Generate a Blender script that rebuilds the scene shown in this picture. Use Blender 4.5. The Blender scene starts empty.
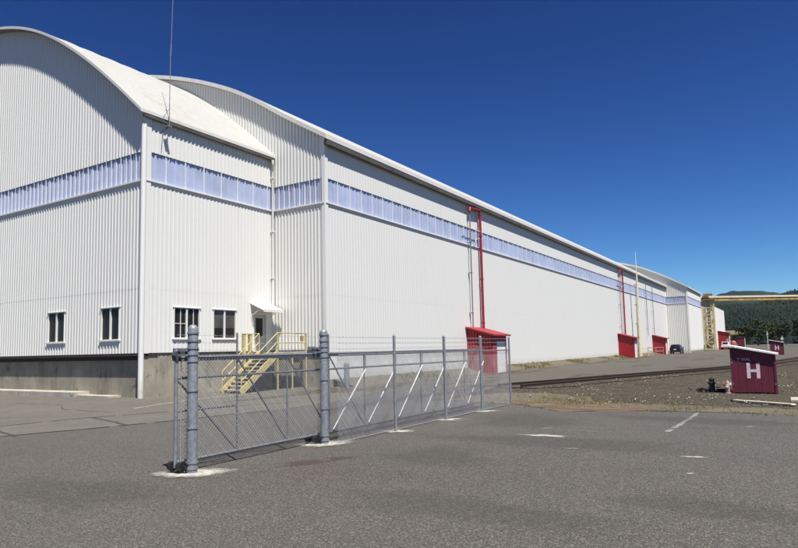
import bpy, bmesh, math, random
from mathutils import Vector, Matrix
random.seed(7)
R = math.radians
sc = bpy.context.scene
col = sc.collection

# ------------------------------------------------------------------ camera
CAM_H = 2.1
fw = Vector((-0.52401394, 0.84682592, 0.0910783))
rt = Vector((0.8491003, 0.52777727, -0.02190512))
up = Vector((0.06661888, -0.06585602, 0.99560279))
cd = bpy.data.cameras.new('camera')
cam = bpy.data.objects.new('camera', cd)
col.objects.link(cam)
m = Matrix((( rt.x, up.x, -fw.x, 0), (rt.y, up.y, -fw.y, 0), (rt.z, up.z, -fw.z, CAM_H), (0, 0, 0, 1)))
cam.matrix_world = m
cd.sensor_width = 36.0
cd.lens = 626.638 / 798 * 36.0
cd.shift_y = 18.06 / 798
cd.clip_start = 0.1
cd.clip_end = 20000
sc.camera = cam

# ------------------------------------------------------------------ light
SUN = Vector((0.42, -0.24, 1.0)).normalized()      # towards the sun
EL = math.asin(SUN.z)
world = bpy.data.worlds.new('World')
sc.world = world
world.use_nodes = True
wn = world.node_tree
bg = wn.nodes['Background']
sky = wn.nodes.new('ShaderNodeTexSky')
sky.sky_type = 'NISHITA'
sky.sun_disc = False
sky.sun_elevation = EL
sky.sun_rotation = math.atan2(SUN.x, SUN.y)
sky.altitude = 1500
sky.air_density = 1.0
sky.dust_density = 0.0
sky.ozone_density = 8.0
# deepen the clear sky (a contrast curve on the whole sky dome)
g0 = wn.nodes.new('ShaderNodeVectorMath'); g0.operation = 'MULTIPLY'; g0.inputs[1].default_value = (0.0732,) * 3
g1 = wn.nodes.new('ShaderNodeGamma'); g1.inputs[1].default_value = 1.9
g2 = wn.nodes.new('ShaderNodeVectorMath'); g2.operation = 'MULTIPLY'; g2.inputs[1].default_value = (46 * .0732, 49.5 * .0732, 50.5 * .0732)
wn.links.new(sky.outputs[0], g0.inputs[0]); wn.links.new(g0.outputs[0], g1.inputs[0])
wn.links.new(g1.outputs[0], g2.inputs[0])
g3 = wn.nodes.new('ShaderNodeVectorMath'); g3.operation = 'MULTIPLY_ADD'; g3.inputs[1].default_value = (0.6,) * 3; g3.inputs[2].default_value = (1.0,) * 3
g4 = wn.nodes.new('ShaderNodeVectorMath'); g4.operation = 'DIVIDE'
g5 = wn.nodes.new('ShaderNodeVectorMath'); g5.operation = 'MULTIPLY'; g5.inputs[1].default_value = (1.20 / 0.0732 / 1.19,) * 3
wn.links.new(g2.outputs[0], g3.inputs[0]); wn.links.new(g2.outputs[0], g4.inputs[0]); wn.links.new(g3.outputs[0], g4.inputs[1])
wn.links.new(g4.outputs[0], g5.inputs[0]); wn.links.new(g5.outputs[0], bg.inputs[0])
bg.inputs[1].default_value = 0.05
sd = bpy.data.lights.new('sun', 'SUN')
sd.energy = 5.0
sd.angle = R(0.53)
sd.color = (1.0, 0.965, 0.91)
so = bpy.data.objects.new('sun', sd)
so.rotation_euler = (-SUN).to_track_quat('-Z', 'Y').to_euler()
so.location = (0, 0, 60)
col.objects.link(so)

sc.view_settings.view_transform = 'Standard'
sc.view_settings.look = 'None'
sc.view_settings.gamma = 1
sc.view_settings.use_curve_mapping = False
sc.view_settings.exposure = 0.80
sc.render.engine = 'CYCLES'

# ------------------------------------------------------------------ materials
def nodes_of(name):
    mt = bpy.data.materials.new(name)
    mt.use_nodes = True
    nt = mt.node_tree
    return mt, nt, nt.nodes['Principled BSDF']

def noise(nt, scale, detail=4, rough=0.55, vec=None, mapscale=None):
    if mapscale is not None:
        mp = nt.nodes.new('ShaderNodeMapping')
        mp.inputs['Scale'].default_value = mapscale
        nt.links.new(vec, mp.inputs['Vector'])
        vec = mp.outputs[0]
    n = nt.nodes.new('ShaderNodeTexNoise')
    n.inputs['Scale'].default_value = scale
    n.inputs['Detail'].default_value = detail
    n.inputs['Roughness'].default_value = rough
    if vec is not None:
        nt.links.new(vec, n.inputs['Vector'])
    return n.outputs['Fac']

def ramp(nt, fac, stops):
    r = nt.nodes.new('ShaderNodeValToRGB')
    e = r.color_ramp.elements
    while len(e) < len(stops):
        e.new(0.5)
    for el, (p, c) in zip(e, stops):
        el.position = p
        el.color = (c[0], c[1], c[2], 1) if not isinstance(c, (int, float)) else (c, c, c, 1)
    nt.links.new(fac, r.inputs['Fac'])
    return r.outputs['Color']

def mix(nt, fac, a, b, mode='MIX'):
    x = nt.nodes.new('ShaderNodeMix')
    x.data_type = 'RGBA'
    x.blend_type = mode
    for v, s in ((fac, x.inputs[0]), (a, x.inputs[6]), (b, x.inputs[7])):
        if hasattr(v, 'node'):
            nt.links.new(v, s)
        elif isinstance(v, (int, float)):
            s.default_value = v if s == x.inputs[0] else (v, v, v, 1)
        else:
            s.default_value = (v[0], v[1], v[2], 1)
    return x.outputs[2]

def coords(nt, space='Object'):
    t = nt.nodes.new('ShaderNodeTexCoord')
    return t.outputs[space]

def worldpos(nt):
    return nt.nodes.new('ShaderNodeNewGeometry').outputs['Position']

def bump(nt, bs, h, strength=0.3, dist=0.01):
    b = nt.nodes.new('ShaderNodeBump')
    b.inputs['Strength'].default_value = strength
    b.inputs['Distance'].default_value = dist
    nt.links.new(h, b.inputs['Height'])
    nt.links.new(b.outputs[0], bs.inputs['Normal'])

def simple(name, c, rough=0.6, metal=0.0, var=0.12, scale=3.0, c2=None, spec=0.5, bmp=0.0):
    mt, nt, bs = nodes_of(name)
    w = worldpos(nt)
    f = noise(nt, scale, 5, 0.6, w)
    lo = c2 if c2 else tuple(v * (1 - var) for v in c)
    k = ramp(nt, f, [(0.32, lo), (0.62, c)])
    nt.links.new(k, bs.inputs['Base Color'])
    bs.inputs['Roughness'].default_value = rough
    bs.inputs['Metallic'].default_value = metal
    bs.inputs['Specular IOR Level'].default_value = spec
    if bmp:
        bump(nt, bs, noise(nt, scale * 8, 3, 0.6, w), bmp, 0.01)
    return mt

def siding_mat(name, c, grime=(0.5, 0.47, 0.38), amount=0.22):
    mt, nt, bs = nodes_of(name)
    w = worldpos(nt)
    streak = noise(nt, 1.0, 6, 0.65, w, (2.2, 2.2, 0.10))
    blot = noise(nt, 0.25, 6, 0.6, w)
    fine = noise(nt, 6.0, 4, 0.6, w)
    s1 = ramp(nt, streak, [(0.42, 0.0), (0.75, 1.0)])
    s2 = ramp(nt, blot, [(0.38, 0.0), (0.7, 1.0)])
    mask = mix(nt, 1.0, s1, s2, 'MULTIPLY')
    k = mix(nt, mask, c, tuple(a * (1 - amount) + g * amount for a, g in zip(c, grime)))
    k2 = mix(nt, ramp(nt, fine, [(0.3, 0.0), (0.8, 0.10)]), k, grime)
    # splash dirt on the lowest sheets and scattered rust runs
    sx_ = nt.nodes.new('ShaderNodeSeparateXYZ'); nt.links.new(w, sx_.inputs[0])
    lo = ramp(nt, sx_.outputs[2], [(0.35, 0.75), (1.0, 0.0)])
    k2 = mix(nt, mix(nt, 1.0, lo, ramp(nt, noise(nt, 1.6, 6, 0.7, w), [(0.35, 0.15), (0.65, 0.8)]), 'MULTIPLY'), k2, (0.30, 0.26, 0.19))
    run = noise(nt, 1.0, 3, 0.5, w, (1.3, 1.3, 0.06))
    k2 = mix(nt, ramp(nt, run, [(0.70, 0.0), (0.78, 0.28)]), k2, (0.33, 0.27, 0.18))
    nt.links.new(k2, bs.inputs['Base Color'])
    bs.inputs['Roughness'].default_value = 0.55
    bs.inputs['Specular IOR Level'].default_value = 0.3
    bump(nt, bs, blot, 0.15, 0.05)
    return mt

def asphalt_mat(name, base, speck, tint, brown=0.4, light=1.0):
    mt, nt, bs = nodes_of(name)
    w = worldpos(nt)
    big = noise(nt, 0.16, 6, 0.62, w)
    mid = noise(nt, 1.1, 6, 0.65, w)
    vo = nt.nodes.new('ShaderNodeTexVoronoi')
    vo.inputs['Scale'].default_value = 64
    nt.links.new(w, vo.inputs['Vector'])
    rs = nt.nodes.new('ShaderNodeSeparateColor')
    nt.links.new(vo.outputs['Color'], rs.inputs[0])
    vo2 = nt.nodes.new('ShaderNodeTexVoronoi')
    vo2.inputs['Scale'].default_value = 120
    nt.links.new(w, vo2.inputs['Vector'])
    rs2 = nt.nodes.new('ShaderNodeSeparateColor')
    nt.links.new(vo2.outputs['Color'], rs2.inputs[0])
    b0 = ramp(nt, big, [(0.3, tuple(v * 0.80 for v in base)), (0.7, tuple(v * 1.20 for v in base))])
    b1 = mix(nt, ramp(nt, mid, [(0.45, 0.0), (0.75, brown)]), b0, tint)
    # worn, dusty and darker zones with shapes of their own
    zone = noise(nt, 0.45, 7, 0.7, w, (1.0, 0.55, 1.0))
    b1 = mix(nt, ramp(nt, zone, [(0.50, 0.0), (0.66, 0.25)]), b1, tuple(v * 1.4 for v in base))
    b1 = mix(nt, ramp(nt, noise(nt, 0.7, 6, 0.7, w, (0.6, 1.3, 1.0)), [(0.34, 0.25), (0.46, 0.0)]), b1, tuple(v * 0.7 for v in base))
    dark = mix(nt, ramp(nt, rs.outputs[1], [(0.0, 0.75), (0.45, 0.0)]), b1, tuple(v * 0.4 for v in base))
    k = mix(nt, ramp(nt, rs.outputs[0], [(0.72, 0.0), (1.0, 0.72 * light)]), dark, speck)
    k = mix(nt, ramp(nt, rs2.outputs[0], [(0.65, 0.0), (1.0, 0.5 * light)]), k, speck)
    nt.links.new(k, bs.inputs['Base Color'])
    bs.inputs['Roughness'].default_value = 0.88
    bs.inputs['Specular IOR Level'].default_value = 0.25
    hh = mix(nt, 0.5, vo.outputs['Distance'], noise(nt, 30, 4, 0.7, w))
    bump(nt, bs, hh, 0.55, 0.012)
    return mt

def concrete_mat(name, c, stain=(0.10, 0.075, 0.05), boards=True):
    mt, nt, bs = nodes_of(name)
    w = worldpos(nt)
    blot = noise(nt, 0.9, 7, 0.65, w)
    st = noise(nt, 1.0, 5, 0.65, w, (1.6, 1.6, 0.35))
    spot = noise(nt, 2.3, 3, 0.6, w, (1.0, 1.0, 0.55))
    k = ramp(nt, blot, [(0.28, tuple(v * 0.68 for v in c)), (0.7, tuple(v * 1.1 for v in c))])
    k = mix(nt, ramp(nt, st, [(0.5, 0.0), (0.72, 0.5)]), k, stain)
    k = mix(nt, ramp(nt, spot, [(0.63, 0.0), (0.70, 0.75)]), k, stain)
    nt.links.new(k, bs.inputs['Base Color'])
    bs.inputs['Roughness'].default_value = 0.9
    bs.inputs['Specular IOR Level'].default_value = 0.2
    bump(nt, bs, noise(nt, 9, 6, 0.7, w), 0.4, 0.02)
    return mt

def gravel_mat():
    mt, nt, bs = nodes_of('gravel')
    w = worldpos(nt)
    big = noise(nt, 0.13, 6, 0.6, w)
    mid = noise(nt, 0.8, 6, 0.65, w)
    vo = nt.nodes.new('ShaderNodeTexVoronoi')
    vo.inputs['Scale'].default_value = 17
    nt.links.new(w, vo.inputs['Vector'])
    rs = nt.nodes.new('ShaderNodeSeparateColor')
    nt.links.new(vo.outputs['Color'], rs.inputs[0])
    k = ramp(nt, big, [(0.33, (0.036, 0.032, 0.026)), (0.5, (0.062, 0.051, 0.036)), (0.68, (0.044, 0.038, 0.030))])
    k = mix(nt, ramp(nt, mid, [(0.48, 0.0), (0.70, 0.7)]), k, (0.088, 0.068, 0.042))
    k = mix(nt, ramp(nt, noise(nt, 0.33, 5, 0.65, w), [(0.52, 0.0), (0.68, 0.35)]), k, (0.07, 0.07, 0.038))
    k = mix(nt, ramp(nt, rs.outputs[0], [(0.6, 0.0), (1.0, 0.8)]), k, (0.11, 0.098, 0.078))
    k = mix(nt, ramp(nt, rs.outputs[1], [(0.0, 0.6), (0.4, 0.0)]), k, (0.025, 0.022, 0.019))
    nt.links.new(k, bs.inputs['Base Color'])
    bs.inputs['Roughness'].default_value = 0.95
    bs.inputs['Specular IOR Level'].default_value = 0.1
    bump(nt, bs, vo.outputs['Distance'], 0.9, 0.05)
    return mt

def foliage_mat(name, c1, c2, c3, scale=0.5):
    mt, nt, bs = nodes_of(name)
    w = worldpos(nt)
    k = ramp(nt, noise(nt, scale, 5, 0.7, w), [(0.3, c1), (0.5, c2), (0.72, c3)])
    nt.links.new(k, bs.inputs['Base Color'])
    bs.inputs['Roughness'].default_value = 0.8
    bs.inputs['Specular IOR Level'].default_value = 0.15
    return mt

def soft_mat(name, c, c2, scale=8, edge=0.45, top=1.0):
    mt, nt, bs = nodes_of(name)
    w = worldpos(nt)
    nt.links.new(ramp(nt, noise(nt, scale, 5, 0.65, w), [(0.35, c2), (0.62, c)]), bs.inputs['Base Color'])
    at = nt.nodes.new('ShaderNodeAttribute'); at.attribute_name = 'cover'
    n1 = noise(nt, scale * 0.45, 6, 0.7, w)
    ad = nt.nodes.new('ShaderNodeMath'); ad.operation = 'ADD'
    nt.links.new(at.outputs['Fac'], ad.inputs[0]); nt.links.new(n1, ad.inputs[1])
    n2 = noise(nt, scale * 5, 3, 0.7, w)
    ad2 = nt.nodes.new('ShaderNodeMath'); ad2.operation = 'MULTIPLY_ADD'; ad2.inputs[1].default_value = 0.55
    nt.links.new(n2, ad2.inputs[0]); nt.links.new(ad.outputs[0], ad2.inputs[2])
    nt.links.new(ramp(nt, ad2.outputs[0], [(0.80, 0.0), (1.0, 0.42 * top)]), bs.inputs['Alpha'])
    rr = nt.nodes.new('ShaderNodeMapRange'); rr.inputs['From Min'].default_value = 0.82; rr.inputs['From Max'].default_value = 1.32
    rr.inputs['To Max'].default_value = top
    nt.links.new(ad2.outputs[0], rr.inputs['Value']); nt.links.new(rr.outputs[0], bs.inputs['Alpha'])
    bs.inputs['Roughness'].default_value = 0.92
    bs.inputs['Specular IOR Level'].default_value = 0.2
    bump(nt, bs, noise(nt, 40, 4, 0.7, w), 0.5, 0.01)
    return mt

M = {}
M['soft_footing'] = soft_mat('powdery_concrete', (0.42, 0.40, 0.345), (0.20, 0.19, 0.16), 9)
M['soft_white'] = soft_mat('worn_white_mark', (0.20, 0.195, 0.175), (0.10, 0.096, 0.088), 13, top=0.8)
M['soft_red'] = soft_mat('worn_red_mark', (0.095, 0.048, 0.042), (0.06, 0.048, 0.043), 12, top=0.4)
M['soft_rust'] = soft_mat('rusty_earth', (0.15, 0.085, 0.045), (0.10, 0.07, 0.045), 6)
M['soft_dirt'] = soft_mat('dusty_earth', (0.105, 0.085, 0.058), (0.060, 0.050, 0.036), 5)
M['soft_dark'] = soft_mat('old_oil_stain', (0.026, 0.025, 0.023), (0.038, 0.036, 0.032), 3, top=0.38)
M['soft_pale'] = soft_mat('dusty_worn_asphalt', (0.085, 0.080, 0.071), (0.060, 0.056, 0.049), 6, top=0.22)
M['siding'] = siding_mat('white_siding', (0.635, 0.628, 0.59), amount=0.16)
M['trim'] = siding_mat('white_trim', (0.66, 0.65, 0.62), amount=0.25)
M['roof'] = siding_mat('cream_roof', (0.395, 0.39, 0.36), (0.25, 0.22, 0.15), 0.62)
M['fascia'] = siding_mat('grey_fascia', (0.60, 0.59, 0.55), (0.3, 0.28, 0.22), 0.5)
M['gutter'] = simple('gutter_with_eave_shade', (0.085, 0.078, 0.068), 0.6, c2=(0.05, 0.046, 0.04), scale=1.0)  # gutter tone darkened to paint in the shadow line under the eaves
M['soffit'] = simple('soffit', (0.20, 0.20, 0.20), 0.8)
M['band'] = simple('lavender_panel', (0.38, 0.43, 0.58), 0.35, c2=(0.31, 0.34, 0.46), scale=0.55)
M['mullion'] = simple('mullion_white', (0.57, 0.59, 0.66), 0.5, var=0.1)
M['concrete'] = concrete_mat('stained_concrete', (0.30, 0.275, 0.215))
M['concrete_light'] = concrete_mat('light_concrete', (0.42, 0.39, 0.33))
M['asphalt'] = asphalt_mat('asphalt', (0.052, 0.048, 0.043), (0.19, 0.175, 0.15), (0.064, 0.056, 0.045))
M['asphalt_old'] = asphalt_mat('old_asphalt', (0.070, 0.064, 0.054), (0.18, 0.165, 0.135), (0.10, 0.082, 0.058), 0.8, 0.7)
M['apron'] = asphalt_mat('pale_apron', (0.095, 0.088, 0.075), (0.20, 0.185, 0.155), (0.135, 0.12, 0.098), 0.75, 0.6)
M['gravel'] = gravel_mat()
M['dirt'] = asphalt_mat('dry_dirt', (0.095, 0.078, 0.052), (0.20, 0.17, 0.12), (0.135, 0.10, 0.055), 0.8, 0.7)
M['orange_dirt'] = asphalt_mat('rusty_dirt', (0.14, 0.085, 0.048), (0.22, 0.16, 0.10), (0.10, 0.075, 0.05), 0.9, 0.6)
M['tar'] = simple('tar_seam', (0.045, 0.043, 0.040), 0.8, var=0.3)
M['paint_white'] = simple('worn_white_paint', (0.22, 0.22, 0.20), 0.85, c2=(0.085, 0.082, 0.075), scale=11)
M['paint_yellow'] = simple('worn_yellow_paint', (0.42, 0.38, 0.23), 0.8, c2=(0.22, 0.20, 0.14), scale=7)
M['footing'] = simple('pale_concrete_footing', (0.46, 0.44, 0.385), 0.9, c2=(0.24, 0.225, 0.19), scale=9, bmp=0.8)
M['paint_red'] = simple('faded_red_marking', (0.11, 0.058, 0.05), 0.9, c2=(0.062, 0.055, 0.05), scale=12)
M['galv'] = simple('galvanised_steel', (0.245, 0.258, 0.275), 0.5, 0.25, var=0.35, scale=14)
M['galv_dark'] = simple('weathered_galvanised_steel', (0.19, 0.195, 0.205), 0.55, 0.2, var=0.3, scale=10)
M['wire'] = simple('galvanised_wire', (0.42, 0.43, 0.44), 0.5, 0.2, var=0.2)
M['rod'] = simple('pale_brace_rod', (0.62, 0.62, 0.60), 0.5, var=0.25, scale=9)
M['cover'] = simple('dark_grey_cover', (0.075, 0.078, 0.085), 0.55, 0.2, var=0.3, scale=12)
M['black'] = simple('black_metal', (0.018, 0.018, 0.02), 0.5, var=0.3)
M['yellow'] = simple('yellow_paint', (0.50, 0.43, 0.18), 0.6, c2=(0.36, 0.29, 0.14), scale=7)
M['red'] = simple('red_paint', (0.36, 0.012, 0.022), 0.55, c2=(0.25, 0.010, 0.017), scale=2.5)
M['red_roof'] = simple('red_roof_sheet', (0.30, 0.018, 0.025), 0.6, c2=(0.21, 0.014, 0.02), scale=2.5)
M['red_pipe'] = simple('red_pipe_paint', (0.28, 0.009, 0.020), 0.45, var=0.25)
M['maroon'] = simple('maroon_paint', (0.135, 0.009, 0.028), 0.65, c2=(0.085, 0.008, 0.020), scale=3.5)
M['white_paint'] = simple('white_paint', (0.78, 0.77, 0.74), 0.6, c2=(0.55, 0.53, 0.49), scale=8)
M['letter'] = simple('letter_paint', (0.66, 0.56, 0.60), 0.7, c2=(0.50, 0.38, 0.43), scale=14)
M['letter_red'] = simple('faded_letter_paint', (0.30, 0.14, 0.16), 0.7, c2=(0.17, 0.03, 0.06), scale=30)
M['glass'] = simple('dark_glass', (0.022, 0.022, 0.021), 0.35, var=0.5, scale=1.5, spec=0.22)
M['glass_pale'] = simple('blind_behind_glass', (0.085, 0.085, 0.08), 0.2, var=0.4, scale=1.5, spec=0.35)
M['door'] = simple('grey_door', (0.42, 0.42, 0.38), 0.6)
M['cream'] = simple('cream_paint', (0.66, 0.60, 0.44), 0.6, c2=(0.50, 0.43, 0.28), scale=3)
M['cream_rust'] = simple('rust_stained_cream_paint', (0.66, 0.58, 0.32), 0.7, c2=(0.45, 0.31, 0.13), scale=1.1)
M['ochre'] = simple('ochre_girder_paint', (0.38, 0.25, 0.07), 0.7, c2=(0.20, 0.11, 0.04), scale=0.8)
M['pink'] = simple('faded_red_barrier_paint', (0.30, 0.10, 0.095), 0.7, c2=(0.38, 0.28, 0.25), scale=4)
M['rail'] = simple('rusty_rail', (0.060, 0.040, 0.028), 0.7, 0.3, var=0.4, scale=9)
M['sleeper'] = simple('old_timber_sleeper', (0.095, 0.078, 0.058), 0.9, c2=(0.14, 0.118, 0.09), scale=4, bmp=0.5)
M['timber'] = simple('weathered_timber', (0.55, 0.47, 0.35), 0.85, c2=(0.36, 0.29, 0.20), scale=5, bmp=0.4)
M['dark_timber_and_shade'] = simple('charred_timber_and_shade', (0.035, 0.026, 0.02), 0.9, var=0.4, scale=6, bmp=0.5)
M['car'] = simple('dark_car_paint', (0.012, 0.016, 0.026), 0.22, 0.2, var=0.2)
M['car_glass'] = simple('car_glass', (0.015, 0.018, 0.022), 0.05, var=0.3)
M['tyre'] = simple('tyre_rubber', (0.02, 0.02, 0.02), 0.85, var=0.3)
M['lens_red'] = simple('tail_lamp', (0.25, 0.01, 0.01), 0.2)
M['chrome'] = simple('bright_metal', (0.6, 0.6, 0.6), 0.25, 0.9)
M['orange'] = simple('orange_paint', (0.30, 0.08, 0.055), 0.6)
M['tan'] = simple('tan_wall', (0.50, 0.42, 0.22), 0.8)
M['weed'] = foliage_mat('dry_weed', (0.15, 0.115, 0.055), (0.22, 0.175, 0.08), (0.11, 0.11, 0.04), 1.7)
M['weed_green'] = foliage_mat('green_weed', (0.055, 0.075, 0.022), (0.09, 0.11, 0.03), (0.17, 0.16, 0.06), 2.0)
M['flower'] = simple('pale_flower_head', (0.46, 0.43, 0.31), 0.8, c2=(0.36, 0.31, 0.15), scale=5)
M['stone'] = simple('ballast_stone', (0.15, 0.138, 0.118), 0.9, c2=(0.05, 0.046, 0.04), scale=7)
M['leaf'] = foliage_mat('olive_leaves', (0.018, 0.028, 0.009), (0.034, 0.046, 0.014), (0.062, 0.070, 0.022), 0.35)
M['leaf_dark'] = foliage_mat('dark_leaves', (0.008, 0.015, 0.008), (0.015, 0.025, 0.012), (0.028, 0.038, 0.017), 0.35)
M['bark'] = simple('bark', (0.10, 0.08, 0.06), 0.9, var=0.3)
M['forest'] = foliage_mat('hill_forest', (0.0045, 0.010, 0.008), (0.008, 0.016, 0.011), (0.018, 0.025, 0.014), 0.012)
M['hill'] = foliage_mat('hill_ground', (0.009, 0.015, 0.008), (0.016, 0.022, 0.011), (0.05, 0.05, 0.03), 0.006)
M['ridge'] = foliage_mat('far_ridge', (0.005, 0.011, 0.008), (0.009, 0.016, 0.011), (0.017, 0.024, 0.015), 0.004)

# ------------------------------------------------------------------ helpers
def wloc(o):
    v = Vector((0, 0, 0))
    while o is not None:
        v += o.location
        o = o.parent
    return v

class MB:
    def __init__(s):
        s.v = []; s.f = []; s.mi = []; s.sm = []; s.cur = 0; s.smooth = False
    def add(s, vs, fs):
        b = len(s.v)
        s.v += [tuple(v) for v in vs]
        for f in fs:
            s.f.append([b + i for i in f]); s.mi.append(s.cur); s.sm.append(s.smooth)
        return s
    def box(s, x0, x1, y0, y1, z0, z1):
        vs = [(x, y, z) for z in (z0, z1) for y in (y0, y1) for x in (x0, x1)]
        return s.add(vs, [(0, 2, 3, 1), (4, 5, 7, 6), (0, 1, 5, 4), (2, 6, 7, 3), (0, 4, 6, 2), (1, 3, 7, 5)])
    def quad(s, a, b, c, d):
        return s.add([a, b, c, d], [(0, 1, 2, 3)])
    def beam(s, a, b, w, h, upv=(0, 0, 1)):
        a = Vector(a); b = Vector(b); d = (b - a).normalized(); u = Vector(upv)
        if abs(d.dot(u)) > 0.99: u = Vector((1, 0, 0))
        r = d.cross(u).normalized(); u = r.cross(d).normalized()
        vs = []
        for p in (a, b):
            for i, j in ((-1, -1), (1, -1), (1, 1), (-1, 1)):
                vs.append(p + r * (i * w / 2) + u * (j * h / 2))
        return s.add(vs, [(3, 2, 1, 0), (4, 5, 6, 7), (0, 1, 5, 4), (1, 2, 6, 5), (2, 3, 7, 6), (3, 0, 4, 7)])
    def tube(s, pts, r, n=10, cap=True):
        pts = [Vector(p) for p in pts]
        rs = r if isinstance(r, (list, tuple)) else [r] * len(pts)
        b = len(s.v); u = None
        for i, p in enumerate(pts):
            d = (pts[min(i + 1, len(pts) - 1)] - pts[max(i - 1, 0)]).normalized()
            if u is None:
                u = d.orthogonal().normalized()
            else:
                u = (u - d * u.dot(d)).normalized()
            w = d.cross(u)
            for k in range(n):
                a = 2 * math.pi * k / n
                s.v.append(tuple(p + (u * math.cos(a) + w * math.sin(a)) * rs[i]))
        for i in range(len(pts) - 1):
            for k in range(n):
                s.f.append([b + i * n + k, b + i * n + (k + 1) % n, b + (i + 1) * n + (k + 1) % n, b + (i + 1) * n + k])
                s.mi.append(s.cur); s.sm.append(n > 5)
        if cap:
            s.f.append([b + k for k in reversed(range(n))]); s.mi.append(s.cur); s.sm.append(False)
            s.f.append([b + (len(pts) - 1) * n + k for k in range(n)]); s.mi.append(s.cur); s.sm.append(False)
        return s
    def lathe(s, prof, cx=0, cy=0, n=20):
        b = len(s.v)
        for r, z in prof:
            for k in range(n):
                a = 2 * math.pi * k / n
                s.v.append((cx + r * math.cos(a), cy + r * math.sin(a), z))
        for i in range(len(prof) - 1):
            for k in range(n):
                s.f.append([b + i * n + k, b + i * n + (k + 1) % n, b + (i + 1) * n + (k + 1) % n, b + (i + 1) * n + k])
                s.mi.append(s.cur); s.sm.append(True)
        return s
    def prism(s, poly, axis, a, b):
        """extrude a 2-D polygon along an axis ('x': poly in yz, 'y': poly in xz, 'z': poly in xy)"""
        n = len(poly)
        def pt(p, t):
            return {'x': (t, p[0], p[1]), 'y': (p[0], t, p[1]), 'z': (p[0], p[1], t)}[axis]
        vs = [pt(p, a) for p in poly] + [pt(p, b) for p in poly]
        fs = [list(range(n)), list(reversed(range(n, 2 * n)))] + [(i, i + n, (i + 1) % n + n, (i + 1) % n) for i in range(n)]
        return s.add(vs, fs)
    def build(s, name, mats, parent=None, world=False, recalc=True):
        me = bpy.data.meshes.new(name)
        vs = s.v
        if world and parent is not None:
            o = wloc(parent)
            vs = [(v[0] - o.x, v[1] - o.y, v[2] - o.z) for v in vs]
        me.from_pydata(vs, [], s.f)
        if not isinstance(mats, (list, tuple)): mats = [mats]
        for mm in mats:
            me.materials.append(M[mm] if isinstance(mm, str) else mm)
        for p, i, q in zip(me.polygons, s.mi, s.sm):
            p.material_index = i; p.use_smooth = q
        me.update()
        if any(s.sm): me.set_sharp_from_angle(angle=R(38))
        if recalc:
            bm_ = bmesh.new(); bm_.from_mesh(me); bmesh.ops.recalc_face_normals(bm_, faces=bm_.faces); bm_.to_mesh(me); bm_.free()
        o = bpy.data.objects.new(name, me)
        col.objects.link(o)
        if parent is not None: o.parent = parent
        return o

def tag(o, label=None, cat=None, group=None, kind=None):
    if label: o['label'] = label
    if cat: o['category'] = cat
    if group: o['group'] = group
    if kind: o['kind'] = kind
    return o

def thing(name, label, cat, loc=(0, 0, 0), group=None):
    o = bpy.data.objects.new(name, None)
    o.empty_display_size = 0.3
    o.location = loc
    col.objects.link(o)
    return tag(o, label, cat, group)

def copy_tree(o, parent=None):
    c = o.copy(); col.objects.link(c)
    if parent is not None: c.parent = parent
    for ch in list(o.children):
        copy_tree(ch, c)
    return c

def interp(pts, x):
    if x <= pts[0][0]: return pts[0][1] + (x - pts[0][0]) * (pts[1][1] - pts[0][1]) / (pts[1][0] - pts[0][0])
    for a, b in zip(pts, pts[1:]):
        if x <= b[0]:
            return a[1] + (x - a[0]) * (b[1] - a[1]) / (b[0] - a[0])
    a, b = pts[-2], pts[-1]
    return b[1] + (x - b[0]) * (b[1] - a[1]) / (b[0] - a[0])

def smooth_profile(pts, xc, step=0.5):
    """right half given from the eave to near the crown; returns a smoothed, mirrored list ascending in x"""
    P = sorted(pts)
    full = [(2 * xc - x, z) for x, z in reversed(P)]
    full = sorted(full + P)
    x0, x1 = full[0][0], full[-1][0]
    n = int(round((x1 - x0) / step))
    xs = [x0 + (x1 - x0) * i / n for i in range(n + 1)]
    zs = [interp(full, x) for x in xs]
    for _ in range(5):
        zs = [zs[0]] + [(zs[i - 1] + 2 * zs[i] + zs[i + 1]) / 4 for i in range(1, n)] + [zs[-1]]
    return list(zip(xs, zs))

def corr(mb, P, d, nrm, L, zlo, zhi, pitch=0.26, depth=0.036, holes=(), off=0.0, zsteps=False):
    """ribbed sheet wall from P along d (unit xy), outward normal nrm; zhi may be a function of t"""
    zh = zhi if callable(zhi) else (lambda t: zhi)
    br = []
    k = 0
    while k * pitch < L:
        for f, o in ((0, 0), (0.56, 0), (0.66, 1), (0.90, 1)):
            t = (k + f) * pitch
            if t < L: br.append((t, o * depth))
        k += 1
    br.append((L, 0.0))
    def offs(t):
        return interp(br, t)
    ts = [b[0] for b in br]
    for h in holes:
        for e in (h[0], h[1]):
            if all(abs(e - t) > 1e-4 for t in ts): ts.append(e)
    ts.sort()
    def pt(t, z):
        o = offs(t) + off
        return (P[0] + d[0] * t + nrm[0] * o, P[1] + d[1] * t + nrm[1] * o, z)
    for a, b in zip(ts, ts[1:]):
        mid = (a + b) / 2
        spans = [(zlo, None)]
        for h in holes:
            if h[0] - 1e-5 < mid < h[1] + 1e-5:
                new = []
                for lo, hi in spans:
                    if hi is None or h[2] < hi:
                        new.append((lo, h[2])); new.append((h[3], hi))
                    else: new.append((lo, hi))
                spans = new
        for lo, hi in spans:
            ha, hb = (zh(a), zh(b)) if hi is None else (hi, hi)
            mb.quad(pt(a, lo), pt(b, lo), pt(b, hb), pt(a, ha))

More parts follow.
